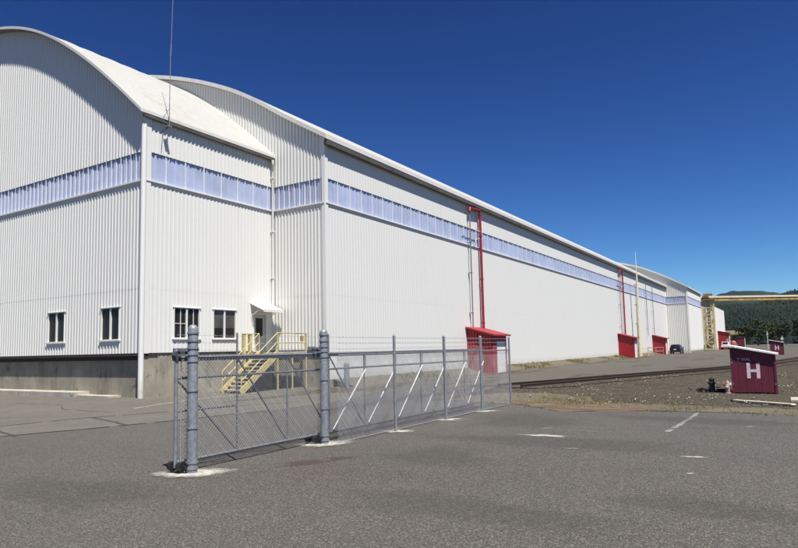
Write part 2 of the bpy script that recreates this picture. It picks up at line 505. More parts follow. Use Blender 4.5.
def obox(mb, P, d, nrm, t0, t1, o0, o1, z0, z1):
    """box in wall coordinates (along t, out o, up z)"""
    def pt(t, o, z):
        return (P[0] + d[0] * t + nrm[0] * o, P[1] + d[1] * t + nrm[1] * o, z)
    vs = [pt(t, o, z) for z in (z0, z1) for o in (o0, o1) for t in (t0, t1)]
    mb.add(vs, [(0, 2, 3, 1), (4, 5, 7, 6), (0, 1, 5, 4), (2, 6, 7, 3), (0, 4, 6, 2), (1, 3, 7, 5)])

def band(parent, P, d, nrm, L, z0, z1, wide=False):
    mb = MB()
    # recessed translucent sheet with its own shallow ribs
    p = 0.415; k = 0
    O = -0.07
    def pt(t, o, z): return (P[0] + d[0] * t + nrm[0] * o, P[1] + d[1] * t + nrm[1] * o, z)
    br = []
    while k * p < L:
        for f, o in ((0, 0), (0.40, 0), (0.46, 0.035), (0.60, 0.035), (0.66, 0)):
            t = (k + f) * p
            if t < L: br.append((t, O + o))
        k += 1
    br.append((L, O))
    for a, b in zip(br, br[1:]):
        mb.quad(pt(a[0], a[1], z0), pt(b[0], b[1], z0), pt(b[0], b[1], z1), pt(a[0], a[1], z1))
    obox(mb, P, d, nrm, 0, L, -0.10, -0.003, z1, z1 + 0.02)
    if not wide:      # close-set pale ribs are part of the sheet itself
        mb.cur = 1
        t = 0.0
        while t < L:
            obox(mb, P, d, nrm, max(t - 0.032, 0.0), min(t + 0.032, L), -0.06, 0.0, z0 + 0.05, z1 - 0.002)
            t += 0.415
    w = mb.build('window_band', ['band', 'mullion'], parent, True)
    if wide:
        t = 0.0
        while t < L:
            mb = MB(); obox(mb, P, d, nrm, max(t - 0.042, 0.0), min(t + 0.042, L), -0.06, -0.005, z0 + 0.05, z1 - 0.002)
            mb.build('mullion', 'mullion', w, True)
            t += 1.245
    mb = MB()
    obox(mb, P, d, nrm, 0, L, -0.09, 0.10, z0 - 0.03, z0 + 0.05)
    mb.build('sill_flashing', 'trim', w, True)
    return w

def window(parent, P, d, nrm, t0, t1, z0, z1, pale=False, extra=False):
    mb = MB(); f = 0.032
    obox(mb, P, d, nrm, t0 - 0.01, t0 + f, -0.10, 0.050, z0, z1)
    obox(mb, P, d, nrm, t1 - f, t1 + 0.01, -0.10, 0.050, z0, z1)
    obox(mb, P, d, nrm, t0 + f, t1 - f, -0.10, 0.060, z0, z0 + f)
    obox(mb, P, d, nrm, t0 + f, t1 - f, -0.10, 0.060, z1 - f, z1)
    mid = (t0 + t1) / 2
    obox(mb, P, d, nrm, mid - 0.045, mid + 0.045, -0.10, 0.03, z0 + f, z1 - f)
    if extra:
        for s in (t0 + (mid - t0) * 0.55, mid + (t1 - mid) * 0.55):
            obox(mb, P, d, nrm, s - 0.015, s + 0.015, -0.09, -0.01, z0 + f, z1 - f)
        obox(mb, P, d, nrm, t0 + f, mid - 0.06, -0.088, -0.012, z0 + (z1 - z0) * 0.47, z0 + (z1 - z0) * 0.47 + 0.03)
    w = mb.build('window', 'trim', parent, True)
    mb = MB()
    obox(mb, P, d, nrm, t0 - 0.10, t1 + 0.10, -0.02, 0.09, z0 - 0.07, z0 - 0.002)
    mb.build('window_sill', 'trim', w, True)
    mb = MB()
    obox(mb, P, d, nrm, t0 - 0.08, t1 + 0.08, -0.02, 0.075, z1 + 0.002, z1 + 0.03)
    mb.build('head_flashing', 'trim', w, True)
    mb = MB()
    mb.cur = 0
    obox(mb, P, d, nrm, t0 + f, mid - 0.045, -0.07, -0.05, z0 + f, z1 - f)
    obox(mb, P, d, nrm, mid + 0.045, t1 - f, -0.07, -0.05, z0 + f, z1 - f)
    if pale:
        mb.cur = 1
        zz = z0 + (z1 - z0) * 0.36
        obox(mb, P, d, nrm, t0 + f + 0.01, mid - 0.07, -0.05, -0.046, zz, z1 - f)
        obox(mb, P, d, nrm, mid + 0.07, t1 - f - 0.01, -0.05, -0.046, zz, z1 - f)
    mb.build('pane', ['glass', 'glass_pale'], w, True)
    return w

def arch_roof(parent, prof, ya, yb, th, ribs=True, mats=('roof', 'fascia', 'soffit')):
    """arched sheet; outer surface, thick fascia edge and soffit"""
    mb = MB(); n = len(prof)
    ny = max(2, int((yb - ya) / 1.2)) if ribs else 2
    ys = [ya + (yb - ya) * i / (ny - 1) for i in range(ny)]
    mb.smooth = True
    for i in range(ny - 1):
        for (xa, za), (xb, zb_) in zip(prof, prof[1:]):
            mb.quad((xa, ys[i], za), (xb, ys[i], zb_), (xb, ys[i + 1], zb_), (xa, ys[i + 1], za))
    mb.smooth = False
    if ribs:   # low standing seams over the arch
        for y in ys[1:-1]:
            for (xa, za), (xb, zb_) in zip(prof, prof[1:]):
                mb.quad((xa, y - 0.03, za + 0.002), (xb, y - 0.03, zb_ + 0.002), (xb, y - 0.01, zb_ + 0.03), (xa, y - 0.01, za + 0.03))
                mb.quad((xa, y - 0.01, za + 0.03), (xb, y - 0.01, zb_ + 0.03), (xb, y + 0.02, zb_ + 0.002), (xa, y + 0.02, za + 0.002))
    mb.cur = 2
    for (xa, za), (xb, zb_) in zip(prof, prof[1:]):
        mb.quad((xa, ya, za - th), (xa, yb, za - th), (xb, yb, zb_ - th), (xb, ya, zb_ - th))
    mb.cur = 1
    for y in (ya, yb):
        for (xa, za), (xb, zb_) in zip(prof, prof[1:]):
            mb.quad((xa, y, za - th), (xb, y, zb_ - th), (xb, y, zb_), (xa, y, za))
    for x, z in (prof[0], prof[-1]):
        mb.quad((x, ya, z - th), (x, yb, z - th), (x, yb, z), (x, ya, z))
    return mb.build('roof', list(mats), parent, True)

# ------------------------------------------------------------------ ground
X0, Y0, Y1, X1, Y2, X2 = -26.896, 19.517, 28.698, -22.754, 149.339, -18.333
ZS, ZB, ZT, ZM = 2.197, 10.844, 12.355, 0.456
XC = -44.3

def sheet(name, poly, z, mat, jitter=0.0, step=0.5, seed=1, kind='structure'):
    rnd = random.Random(seed)
    pts = []
    for (xa, ya), (xb, yb) in zip(poly, poly[1:] + poly[:1]):
        L = math.hypot(xb - xa, yb - ya)
        n = max(1, int(L / step)) if (jitter and L < 90) else 1
        for i in range(n):
            t = i / n
            jx = rnd.uniform(-jitter, jitter); jy = rnd.uniform(-jitter, jitter)
            pts.append((xa + (xb - xa) * t + jx, ya + (yb - ya) * t + jy, z))
    mb = MB(); mb.add(pts, [list(range(len(pts)))])
    o = mb.build(name, mat)
    return tag(o, kind=kind)

# one gravel sheet to the horizon
mb = MB()
mb.quad((-6000, -3000, 0), (6000, -3000, 0), (6000, 9000, 0), (-6000, 9000, 0))
tag(mb.build('ground', 'gravel'), kind='structure')
# near asphalt yard (front)
sheet('asphalt_yard', [(-70, -60), (60, -60), (60, 21.3), (0, 21.1), (-1.6, 21.2), (-4.15, 20.9), (-6.4, 19.9), (-8.7, 22.0),
                       (-12.6, 22.6), (-12.8, 27), (-13.2, 31), (-70, 31)], 0.006, 'asphalt', 0.13, 0.3, 3)
# paler apron along the annex
sheet('apron', [(-70, 3.0), (-23, 5.2), (-18.1, 8.8), (-17.4, 10.9), (-16.8, 13.3), (-15.9, 17.5), (-16.4, 23), (-19, 28.7), (-70, 28.7)], 0.011, 'apron', 0.05, 0.6, 5)
# old service road between building and track
sheet('service_road', [(-22.9, 28.9), (-15.0, 24.5), (-12.9, 27), (-12.9, 31.5), (-12.4, 35), (-10.9, 42), (-8.6, 50), (-5.6, 60), (-2.6, 75), (1.2, 100), (9, 150), (16, 200), (30, 330),
                       (-17, 330), (-17.6, 150), (-21.0, 150), (-21.0, 60), (-21.4, 40)], 0.016, 'asphalt_old', 0.16, 0.7, 9)
# pale far lot
sheet('far_lot', [(-90, 345), (200, 345), (200, 1100), (-90, 1100)], 0.05, 'apron')
# rust coloured and dry dirt patches at the asphalt edge
def blob(name, cx, cy, rx, ry, z, mat, seed, n=22, rough=0.3, ang=0.0, kind='structure'):
    """irregular stain or patch whose cover thins out towards a broken rim"""
    rnd = random.Random(seed)
    ph = [rnd.uniform(0, 6.28) for _ in range(4)]
    ks = [1 + rough * (0.5 * math.sin(2 * 6.283 * i / n + ph[0]) + 0.35 * math.sin(3 * 6.283 * i / n + ph[1]) + 0.35 * math.sin(5 * 6.283 * i / n + ph[2])) for i in range(n)]
    vs = [(cx, cy, z)]; cov = [1.0]
    for q, c in ((0.6, 0.62), (1.0, 0.30), (1.45, 0.0)):
        for i in range(n):
            a = 2 * math.pi * i / n
            x = rx * ks[i] * q * math.cos(a); y = ry * ks[i] * q * math.sin(a)
            vs.append((cx + x * math.cos(ang) - y * math.sin(ang), cy + x * math.sin(ang) + y * math.cos(ang), z)); cov.append(c)
    fs = [(0, 1 + i, 1 + (i + 1) % n) for i in range(n)]
    for l in range(2):
        fs += [(1 + l * n + i, 1 + (l + 1) * n + i, 1 + (l + 1) * n + (i + 1) % n, 1 + l * n + (i + 1) % n) for i in range(n)]
    mb = MB(); mb.add(vs, fs)
    o = mb.build(name, mat, recalc=False)
    at = o.data.attributes.new('cover', 'FLOAT', 'POINT')
    for k, v in enumerate(cov): at.data[k].value = v
    if kind: tag(o, kind=kind)
    return o
sheet('dirt_verge', [(-8.6, 22.1), (-6.4, 20.05), (-4.2, 20.95), (-1.6, 21.35), (0.3, 21.2), (6, 21.4), (6, 23.0), (0.2, 22.9), (-3, 23.1), (-6, 23.6), (-7.2, 26.0), (-9.5, 27.5), (-11.5, 27.0), (-12.4, 23.2)], 0.010, 'dirt', 0.22, 0.4, 11)
blob('rusty_dirt', -5.7, 21.35, 1.5, 0.62, 0.016, 'soft_rust', 4)
blob('rusty_dirt', -8.2, 23.3, 1.3, 0.5, 0.016, 'soft_rust', 14)
rnd = random.Random(21)
for i in range(40):
    y = rnd.uniform(26, 120); side = rnd.random()
    x = (X1 + 1.6 + rnd.uniform(0, 1.2)) if side < 0.45 else ((-13.4 + (y - 30) * 0.26 + rnd.uniform(-1.8, .2)) if side < 0.8 else rnd.uniform(-20, -15 + (y - 30) * .1))
    blob('dirt_patch', x, y, rnd.uniform(0.5, 1.4), rnd.uniform(1.5, 5.5), 0.021 + i * 0.0003, 'soft_dirt', 60 + i)
for i, (x, y, a, b_) in enumerate([(-4.6, 13.6, 2.2, 0.8), (-2.0, 18.9, 2.6, 0.6), (-6.6, 17.3, 1.3, 1.6), (-9.6, 5.8, 1.4, 0.8), (-3.8, 7.6, 1.5, 0.6), (-10.8, 15.5, 0.7, 3.0), (-6.0, 11.0, 0.8, 1.0), (-1.0, 9.0, 1.0, .5)]):
    blob('worn_patch', x, y, a, b_, 0.0111 + i * 0.0001, 'soft_pale', 180 + i)
def seam(name, pts, w, z, mat, seed=2, gaps=0.0, kind='structure'):
    rnd = random.Random(seed); mb = MB()
    P = []
    for (xa, ya), (xb, yb) in zip(pts, pts[1:]):
        n = max(1, int(math.hypot(xb - xa, yb - ya) / 0.25))
        P += [(xa + (xb - xa) * i / n + rnd.uniform(-.02, .02), ya + (yb - ya) * i / n + rnd.uniform(-.02, .02)) for i in range(n)]
    P.append(pts[-1])
    for a, b in zip(P, P[1:]):
        if rnd.random() < gaps: continue
        dx, dy = b[0] - a[0], b[1] - a[1]; L = math.hypot(dx, dy) or 1
        nx, ny = -dy / L, dx / L
        h1 = w / 2 * rnd.uniform(0.7, 1.25); h2 = w / 2 * rnd.uniform(0.7, 1.25)
        mb.quad((a[0] + nx * h1, a[1] + ny * h1, z), (a[0] - nx * h2, a[1] - ny * h2, z),
                (b[0] - nx * h2, b[1] - ny * h2, z), (b[0] + nx * h1, b[1] + ny * h1, z))
    return tag(mb.build(name, mat), kind=kind)
seam('tar_seam', [(-22.5, 3), (-20.9, 9.5), (-20.5, 12.9), (-19.4, 15.5), (-17.6, 20.5)], 0.13, 0.017, 'tar', 1, 0.05)
seam('tar_seam', [(-23.5, 5.0), (-18.15, 8.8), (-17.4, 10.9), (-16.8, 13.3), (-16.1, 17.0)], 0.11, 0.018, 'tar', 2, 0.1)
seam('tar_seam', [(-20.5, 12.9), (-18.6, 12.4), (-17.1, 11.9)], 0.12, 0.019, 'tar', 3)
seam('tar_seam', [(-20.9, 9.9), (-19.0, 9.3), (-17.8, 9.1)], 0.12, 0.0195, 'tar', 4)
seam('asphalt_crack', [(-30.5, 15.5), (-27.0, 15.6), (-24.8, 14.4), (-21.5, 14.3)], 0.05, 0.0175, 'tar', 5, 0.3)
seam('asphalt_crack', [(-8.6, 17.9), (-5.0, 16.9), (-1.2, 17.3), (3, 16.8)], 0.02, 0.0105, 'tar', 6, 0.5)
seam('painted_line', [(-22.0, 15.6), (-22.9, 17.8), (-23.4, 20.5), (-23.68, 24.1)], 0.13, 0.020, 'paint_yellow', 8, 0.06)
seam('painted_line', [(-2.45, 20.9), (-2.6, 16.2)], 0.13, 0.0110, 'paint_white', 9, 0.12)
for i, (x, y, r1, r2) in enumerate([(-5.02, 14.5, .36, .16), (-8.38, 16.47, .22, .10), (-1.62, 12.84, .15, .08), (-3.91, 12.9, .12, .07), (-1.5, 11.2, .05, .04),
                                    (-5.4, 15.8, .18, .09), (-0.97, 17.9, .14, .10), (-4.3, 15.6, .2, .05)]):
    blob('pale_patch', x, y, r1, r2, 0.0128, 'soft_footing' if i in (0, 2, 4) else 'soft_white', 100 + i, rough=0.5)
blob('faded_red_marking', -7.9, 9.3, 0.50, 0.2, 0.0126, 'soft_red', 77, rough=0.5, ang=0.9)
blob('faded_red_marking', -7.6, 10.0, 0.3, 0.14, 0.0126, 'soft_red', 78, rough=0.5, ang=0.9)
# pale concrete slab at the right edge and low earth bank along the building
mb = MB(); mb.box(-0.10, 2.4, 25.9, 27.2, 0.0, 0.05)
tag(mb.build('concrete_slab', 'concrete_light'), kind='structure')
mb = MB(); rnd = random.Random(5); prev = None; mb.smooth = True
rows = []
y = 29.2
while y < Y2:
    k = rnd.uniform(-0.15, 0.15)
    rows.append([(X1 + 0.02, y, 0.43 + rnd.uniform(-.04, .04)), (X1 + 0.55 + k, y, 0.30 + rnd.uniform(-.06, .06)), (X1 + 1.2 + k, y, 0.12 + rnd.uniform(-.04, .04)), (X1 + 1.9 + k * 2, y, -0.02)])
    y += 0.6
for a, b in zip(rows, rows[1:]):
    for i in range(3):
        mb.quad(a[i], a[i + 1], b[i + 1], b[i])
tag(mb.build('earth_bank', 'dirt'), kind='structure')

# ------------------------------------------------------------------ buildings
DX, DY = (1.0, 0.0), (0.0, 1.0)
NF, NS = (0.0, -1.0), (1.0, 0.0)
annex_p = [(-26.66, 14.38), (-27.39, 15.02), (-28.66, 16.1), (-30.45, 17.54), (-31.96, 18.66), (-34.17, 20.13), (-36.31, 21.3), (-37.65, 21.86), (-38.81, 22.3), (-41.24, 22.97), (-43.0, 23.2)]
main_p = [(-22.39, 14.86), (-22.84, 15.12), (-24.38, 16.04), (-26.0, 16.98), (-28.13, 18.43), (-30.4, 19.67), (-33.33, 20.93), (-35.95, 21.86), (-39.34, 22.84), (-42.5, 23.45)]
far_p = [(-18.02, 14.49), (-20.57, 16.01), (-23.57, 17.7), (-27.72, 19.64), (-32.04, 20.96), (-34.72, 21.56), (-39.0, 22.4), (-42.5, 22.8)]
PA, PM, PF = (smooth_profile(q, XC) for q in (annex_p, main_p, far_p))

def gable(prof, left, th=0.26):
    return lambda t: interp(prof, left + t) - th * 0.6

# ---- annex
A = thing('warehouse_annex', 'white ribbed annex with arched roof, nearest the camera on a concrete base', 'building', (X0, Y0, 0))
AL = 2 * XC - X0
L = X0 - AL
def tf(x): return x - AL
fh = [(tf(-35.26), tf(-33.62), 2.90, 4.55), (tf(-30.30), tf(-28.75), 2.90, 4.55)]
P = (AL, Y0)
mb = MB()
corr(mb, P, DX, NF, L, ZS, 5.45, holes=fh)
corr(mb, P, DX, NF, L, 5.40, ZB, off=0.005)
corr(mb, P, DX, NF, L, ZT, gable(PA, AL))
mb.build('front_wall', 'siding', A, True)
sh = [(21.32 - Y0, 22.98 - Y0, 2.93, 4.52), (23.93 - Y0, 25.58 - Y0, 2.93, 4.52), (26.95 - Y0, 28.10 - Y0, ZS - 0.05, 4.45)]
PS = (X0, Y0); LS = Y1 - Y0
zed = interp(PA, X0) - 0.16
mb = MB()
corr(mb, PS, DY, NS, LS, ZS, 5.45, holes=sh, depth=0.020)
corr(mb, PS, DY, NS, LS, 5.40, ZB, off=0.003, depth=0.020)
corr(mb, PS, DY, NS, LS, ZT, zed, depth=0.035)
mb.build('side_wall', 'siding', A, True)
mb = MB(); mb.box(AL, AL + 0.1, Y0 + 0.01, Y1, ZS, 14.3)
mb.build('far_side_wall', 'siding', A, True)
band(A, P, DX, NF, L, ZB, ZT)
band(A, PS, DY, NS, LS, ZB, ZT, wide=True)
for t0, t1, z0, z1 in fh: window(A, P, DX, NF, t0, t1, z0, z1, pale=False)
window(A, PS, DY, NS, sh[0][0], sh[0][1], sh[0][2], sh[0][3], extra=True)
window(A, PS, DY, NS, sh[1][0], sh[1][1], sh[1][2], sh[1][3], pale=True)
arch_roof(A, PA, Y0 - 0.48, Y1 - 0.002, 0.17)
mb = MB()    # floor overhang, dark strip added below as painted shade; then corner trim
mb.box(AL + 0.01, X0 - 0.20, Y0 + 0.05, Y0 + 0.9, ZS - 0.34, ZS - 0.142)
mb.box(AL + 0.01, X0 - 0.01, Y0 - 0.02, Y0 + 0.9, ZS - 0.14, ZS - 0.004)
mb.build('floor_edge', 'dark_timber_and_shade', A, True)
mb = MB()
mb.box(X0 - 0.16, X0 + 0.052, Y0 - 0.060, Y0 - 0.046, ZS - 0.02, interp(PA, X0 - 0.1) - 0.28)
mb.box(X0 + 0.050, X0 + 0.064, Y0 - 0.046, Y0 + 0.30, ZS - 0.02, zed)
mb.build('corner_trim', 'trim', A, True)
mb = MB(); mb.tube([(X0 - 0.02, Y0 - 0.07, 0.0), (X0 - 0.02, Y0 - 0.07, 6.0), (X0 - 0.02, Y0 - 0.07, 13.7)], 0.135, 16)
mb.build('corner_pipe', 'trim', A, True)
mb = MB()
mb.box(AL + 0.3, X0 - 0.22, Y0 + 0.24, Y0 + 0.7, -0.2, ZS - 0.14)
mb.box(X0 - 0.4, X0 - 0.06, Y0 + 0.701, Y1, -0.2, ZS - 0.003)
mb.box(X0 - 0.219, X0 - 0.06, Y0 + 0.02, Y0 + 0.70, -0.2, ZS - 0.142)
mb.build('foundation', 'concrete', A, True)
mb = MB()
mb.box(AL, -31.6, Y0 - 0.75, Y0 + 0.238, -0.1, 0.26)
mb.box(-31.6, -28.9, Y0 - 0.45, Y0 + 0.238, -0.1, 0.10)
mb.build('concrete_ledge', 'concrete_light', A, True)
mb = MB()    # eave gutter along the side, white downpipe in the inner corner
mb.box(X0 + 0.10, X0 + 0.24, Y0 - 0.25, Y1 - 0.05, 14.02, 14.17)
mb.build('gutter', 'gutter', A, True)
mb = MB()
mb.tube([(X0 + 0.28, Y1 - 0.30, 14.0), (X0 + 0.28, Y1 - 0.30, 13.75), (X0 + 0.13, Y1 - 0.16, 13.5), (X0 + 0.13, Y1 - 0.16, 4.9)], 0.085, 12)
for z in (12.9, 9.5, 6.6): mb.box(X0 + 0.03, X0 + 0.23, Y1 - 0.26, Y1 - 0.06, z, z + 0.05)
mb.build('downpipe', 'trim', A, True)
# door, canopy
mb = MB()
t0, t1 = sh[2][0], sh[2][1]
obox(mb, PS, DY, NS, t0, t0 + 0.07, -0.12, 0.055, 2.15, 4.45)
obox(mb, PS, DY, NS, t1 - 0.07, t1, -0.12, 0.055, 2.15, 4.45)
obox(mb, PS, DY, NS, t0 + 0.07, t1 - 0.07, -0.12, 0.050, 4.37, 4.45)
dfr = mb.build('door', 'trim', A, True)
mb = MB(); obox(mb, PS, DY, NS, t0 + 0.072, t1 - 0.072, -0.09, -0.04, 2.15, 4.368); mb.build('door_leaf', 'door', dfr, True)
mb = MB(); obox(mb, PS, DY, NS, t0 + 0.28, t1 - 0.30, -0.042, -0.034, 3.05, 4.15); mb.build('pane', 'glass', dfr, True)
mb = MB(); obox(mb, PS, DY, NS, t0 + 0.12, t0 + 0.18, -0.04, 0.03, 3.05, 3.20); mb.build('handle', 'galv', dfr, True)
mb = MB()
cy0, cy1 = 26.72, 28.45
n = 7
for i in range(n):      # corrugated sheet sloping out from the wall
    a = cy0 + (cy1 - cy0) * i / n; b = cy0 + (cy1 - cy0) * (i + 0.5) / n; c = cy0 + (cy1 - cy0) * (i + 1) / n
    for (ya, yb, k0, k1) in ((a, b, 0, 0.05), (b, c, 0.05, 0)):
        mb.quad((X0 + 0.02, ya, 5.02 + k0), (X0 + 0.02, yb, 5.02 + k1), (X0 + 1.12, yb, 4.55 + k1), (X0 + 1.12, ya, 4.55 + k0))
        mb.quad((X0 + 0.02, ya, 4.99 + k0), (X0 + 0.02, yb, 4.99 + k1), (X0 + 1.12, yb, 4.52 + k1), (X0 + 1.12, ya, 4.52 + k0))
can = mb.build('door_canopy', 'trim', A, True)
mb = MB()
for yy in (cy0 + 0.06, cy1 - 0.06):
    mb.beam((X0 + 0.05, yy, 4.97), (X0 + 1.1, yy, 4.50), 0.04, 0.06)
    mb.beam((X0 + 0.05, yy, 4.25), (X0 + 0.75, yy, 4.63), 0.03, 0.03)
mb.beam((X0 + 1.09, cy0 + 0.02, 4.50), (X0 + 1.09, cy1 - 0.02, 4.50), 0.05, 0.09)
mb.build('bracket', 'trim', can, True)

# ---- main warehouse
W = thing('long_warehouse', 'very long white ribbed warehouse with arched roof, behind the annex', 'building', (X1, Y1, 0))
WL = 2 * XC - X1; L = X1 - WL; P = (WL, Y1)
mb = MB()
corr(mb, P, DX, NF, L, ZS, 5.45)
corr(mb, P, DX, NF, L, 5.40, ZB, off=0.005)
corr(mb, P, DX, NF, L, ZT, gable(PM, WL))
mb.build('front_wall', 'siding', W, True)
PS = (X1, Y1); LS = Y2 - Y1
zed = interp(PM, X1) - 0.18
mb = MB()
corr(mb, PS, DY, NS, LS, ZM, 5.45, pitch=0.3, depth=0.009)
corr(mb, PS, DY, NS, LS, 5.40, ZB, off=0.002, pitch=0.3, depth=0.009)
corr(mb, PS, DY, NS, LS, ZT, zed, pitch=0.3, depth=0.009)
mb.build('side_wall', 'siding', W, True)
mb = MB(); mb.box(WL, WL + 0.1, Y1 + 0.01, Y2 - 0.01, 0, 14.7)
mb.build('far_side_wall', 'siding', W, True)
band(W, P, DX, NF, L, ZB, ZT)
band(W, PS, DY, NS, LS, ZB, ZT, wide=True)
arch_roof(W, PM, Y1 - 0.30, Y2 - 0.01, 0.28, ribs=False)
mb = MB()
mb.box(X1 + 0.12, X1 + 0.36, Y1 - 0.20, Y2 - 0.1, 14.28, 14.54)
mb.build('gutter', 'gutter', W, True)
mb = MB()
mb.box(X1 - 0.20, X1 + 0.045, Y1 - 0.066, Y1 - 0.050, ZM, interp(PM, X1 - 0.1) - 0.36)
mb.box(X1 + 0.043, X1 + 0.058, Y1 - 0.050, Y1 + 0.22, ZM, zed)
mb.build('corner_trim', 'trim', W, True)
mb = MB()
mb.box(X0 - 0.058, X1 - 0.03, Y1 + 0.10, Y1 + 0.5, -0.2, ZS - 0.002)
mb.box(X1 - 0.4, X1 - 0.031, Y1 + 0.501, Y2 - 0.02, -0.2, ZM + 0.05)
mb.box(X1 - 0.03, X1 + 0.02, Y1 + 0.1, Y2 - 0.02, -0.2, ZM - 0.003)
mb.build('foundation', 'concrete', W, True)
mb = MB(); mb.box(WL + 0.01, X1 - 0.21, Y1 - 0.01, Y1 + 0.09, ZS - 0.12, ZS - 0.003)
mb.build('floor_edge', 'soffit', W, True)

# ---- wider warehouse at the far end
F = thing('wide_warehouse', 'wider white arched warehouse joined to the far end of the long one', 'building', (X2, Y2, 0))
FL = 2 * XC - X2; L = X2 - FL; P = (FL, Y2); Y3 = 174.0
mb = MB()
corr(mb, P, DX, NF, L, 0.0, ZB, pitch=0.35, depth=0.06)
corr(mb, P, DX, NF, L, ZT, gable(PF, FL), pitch=0.35, depth=0.06)
mb.build('front_wall', 'siding', F, True)
PS = (X2, Y2); LS = Y3 - Y2; zed = interp(PF, X2) - 0.2
mb = MB()
corr(mb, PS, DY, NS, LS, ZM, ZB, pitch=0.35, depth=0.03)
corr(mb, PS, DY, NS, LS, ZT, zed, pitch=0.35, depth=0.03)
mb.build('side_wall', 'siding', F, True)
mb = MB(); mb.box(FL, FL + 0.1, Y2 + 0.01, Y3, 0, 14.2); mb.build('far_side_wall', 'siding', F, True)
mb = MB()
pp = [(x, z - 0.2) for x, z in PF]
mb.add([(FL + 0.1, Y3, 0), (X2 - 0.05, Y3, 0)] + [(x, Y3, z) for x, z in reversed(pp) if FL + 0.1 < x < X2 - 0.05], [list(range(2 + sum(1 for x, z in pp if FL + 0.1 < x < X2 - 0.05)))])
mb.build('rear_wall', 'siding', F, True)
band(F, P, DX, NF, L, ZB, ZT)
band(F, PS, DY, NS, LS, ZB, ZT, wide=True)
arch_roof(F, PF, Y2 - 0.35, Y3, 0.34, ribs=False)
mb = MB()
mb.box(X2 - 0.28, X2 + 0.06, Y2 - 0.10, Y2 - 0.07, 0, interp(PF, X2 - 0.1) - 0.36)
mb.build('corner_trim', 'trim', F, True)
mb = MB(); mb.box(X2 - 0.3, X2 + 0.02, Y2 + 0.03, Y3, -0.2, ZM); mb.build('foundation', 'concrete', F, True)

# ---- last pale building beyond the gantry
B = thing('distant_warehouse', 'small looking white warehouse seen just right of the rusty gantry leg', 'building', (X2, 205, 0))
mb = MB()
corr(mb, (X2, 205.0), DY, NS, 34.0, 0, 12.6, pitch=0.6, depth=0.05)
corr(mb, (-70.0, 205.0), DX, NF, 70 + X2, 0, lambda t: 12.6 + 6.5 * math.sin(math.pi * min(1, (t) / (70 + X2))) ** 0.8, pitch=0.6, depth=0.05)
mb.box(-70, -69.9, 205.02, 239, 0, 12.6)
mb.quad((-70, 239, 0), (X2, 239, 0), (X2, 239, 12.6), (-70, 239, 12.6))
mb.build('wall', 'siding', B, True)
pb = [(-70 + (70 + X2) * i / 24, 12.7 + 6.5 * math.sin(math.pi * i / 24) ** 0.8 if 0 < i < 24 else 12.7) for i in range(25)]
arch_roof(B, pb, 204.7, 239.3, 0.25, ribs=False)

# ------------------------------------------------------------------ roof mast on the annex
a = thing('roof_antenna', 'tall thin whip antenna rising from the annex roof edge', 'antenna', (-26.42, 20.55, 13.95))
mb = MB()
mb.tube([(-26.42, 20.55, 13.75), (-26.42, 20.55, 15.0)], 0.022, 8)
mb.tube([(-26.42, 20.55, 15.0), (-26.40, 20.56, 17.6)], 0.018, 8)
mb.tube([(-26.40, 20.56, 17.6), (-26.38, 20.58, 18.2)], 0.03, 8)
mb.tube([(-26.38, 20.58, 18.2), (-26.25, 20.75, 27.5)], [0.016, 0.010], 6)
mb.build('mast', 'galv', a, True)
mb = MB()
mb.tube([(-26.42, 20.5, 14.7), (-26.70, 20.3, 14.1)], 0.012, 6)
mb.box(-26.64, -26.36, 20.42, 20.66, 13.78, 13.86)
mb.build('bracket', 'galv_dark', a, True)
mb = MB(); mb.tube([(-26.50, 20.6, 13.8), (-26.80, 20.45, 13.6), (-26.82, 20.4, 12.6)], 0.018, 5)
mb.build('cable', 'black', a, True)

# ------------------------------------------------------------------ stairs with yellow rails at the annex door
S = thing('door_stairs', 'yellow steel stairs and railed landing leading up to the annex door', 'stairs', (-24.6, 25.0, 0))
XA, XB = -25.45, -24.06
ys0, ys1, zt_ = 23.28, 26.0, 2.12
ns = 11
for i in range(1, ns):
    z = zt_ * i / ns; y = ys0 + (ys1 - ys0) * (i - 0.5) / ns
    mb = MB(); mb.box(XA + 0.05, XB - 0.05, y - 0.03, y + 0.26, z - 0.04, z)
    mb.build('tread', 'timber', S, True)
for x in (XA, XB):
    mb = MB(); mb.beam((x, ys0 - 0.05, 0.04), (x, ys1 + 0.05, zt_ - 0.06), 0.06, 0.34)
    mb.build('stringer', 'yellow', S, True)
def rails(pts, name='handrail'):
    mb = MB(); mb.tube(pts, 0.03, 8); return mb.build(name, 'yellow', S, True)
for x in (XA, XB):
    rails([(x, ys0, 0.25), (x, ys0, 1.15), (x, ys1, zt_ + 1.05)])
    rails([(x, ys0, 0.65), (x, ys1, zt_ + 0.55)])
mb = MB()
mb.box(X0 + 0.06, XB + 0.02, ys1 + 0.02, 28.45, zt_ - 0.10, zt_)
mb.build('landing', 'concrete_light', S, True)
mb = MB()
mb.beam((XB, ys1, zt_ - 0.16), (XB, 28.45, zt_ - 0.16), 0.05, 0.12); mb.beam((X0 + 0.1, ys1 + 0.02, zt_ - 0.16), (XB, ys1 + 0.02, zt_ - 0.16), 0.05, 0.12)
mb.build('landing_frame', 'yellow', S, True)
for x, y, h in ((XB, ys1, 3.17), (XB, 28.4, 3.17), (XB, 27.2, 2.1)):
    mb = MB(); mb.beam((x, y, 0), (x, y, h), 0.07, 0.07); mb.build('post', 'yellow', S, True)
rails([(XB, ys1, 3.17), (XB, 28.4, 3.17), (-24.9, 28.42, 3.17)])
rails([(XB, ys1, 2.62), (XB, 28.4, 2.62), (-24.9, 28.42, 2.62)])
rails([(XA, ys1, 2.12), (XA, ys1, 3.17), (X0 + 0.5, ys1 + 0.02, 3.17)])
mb = MB()
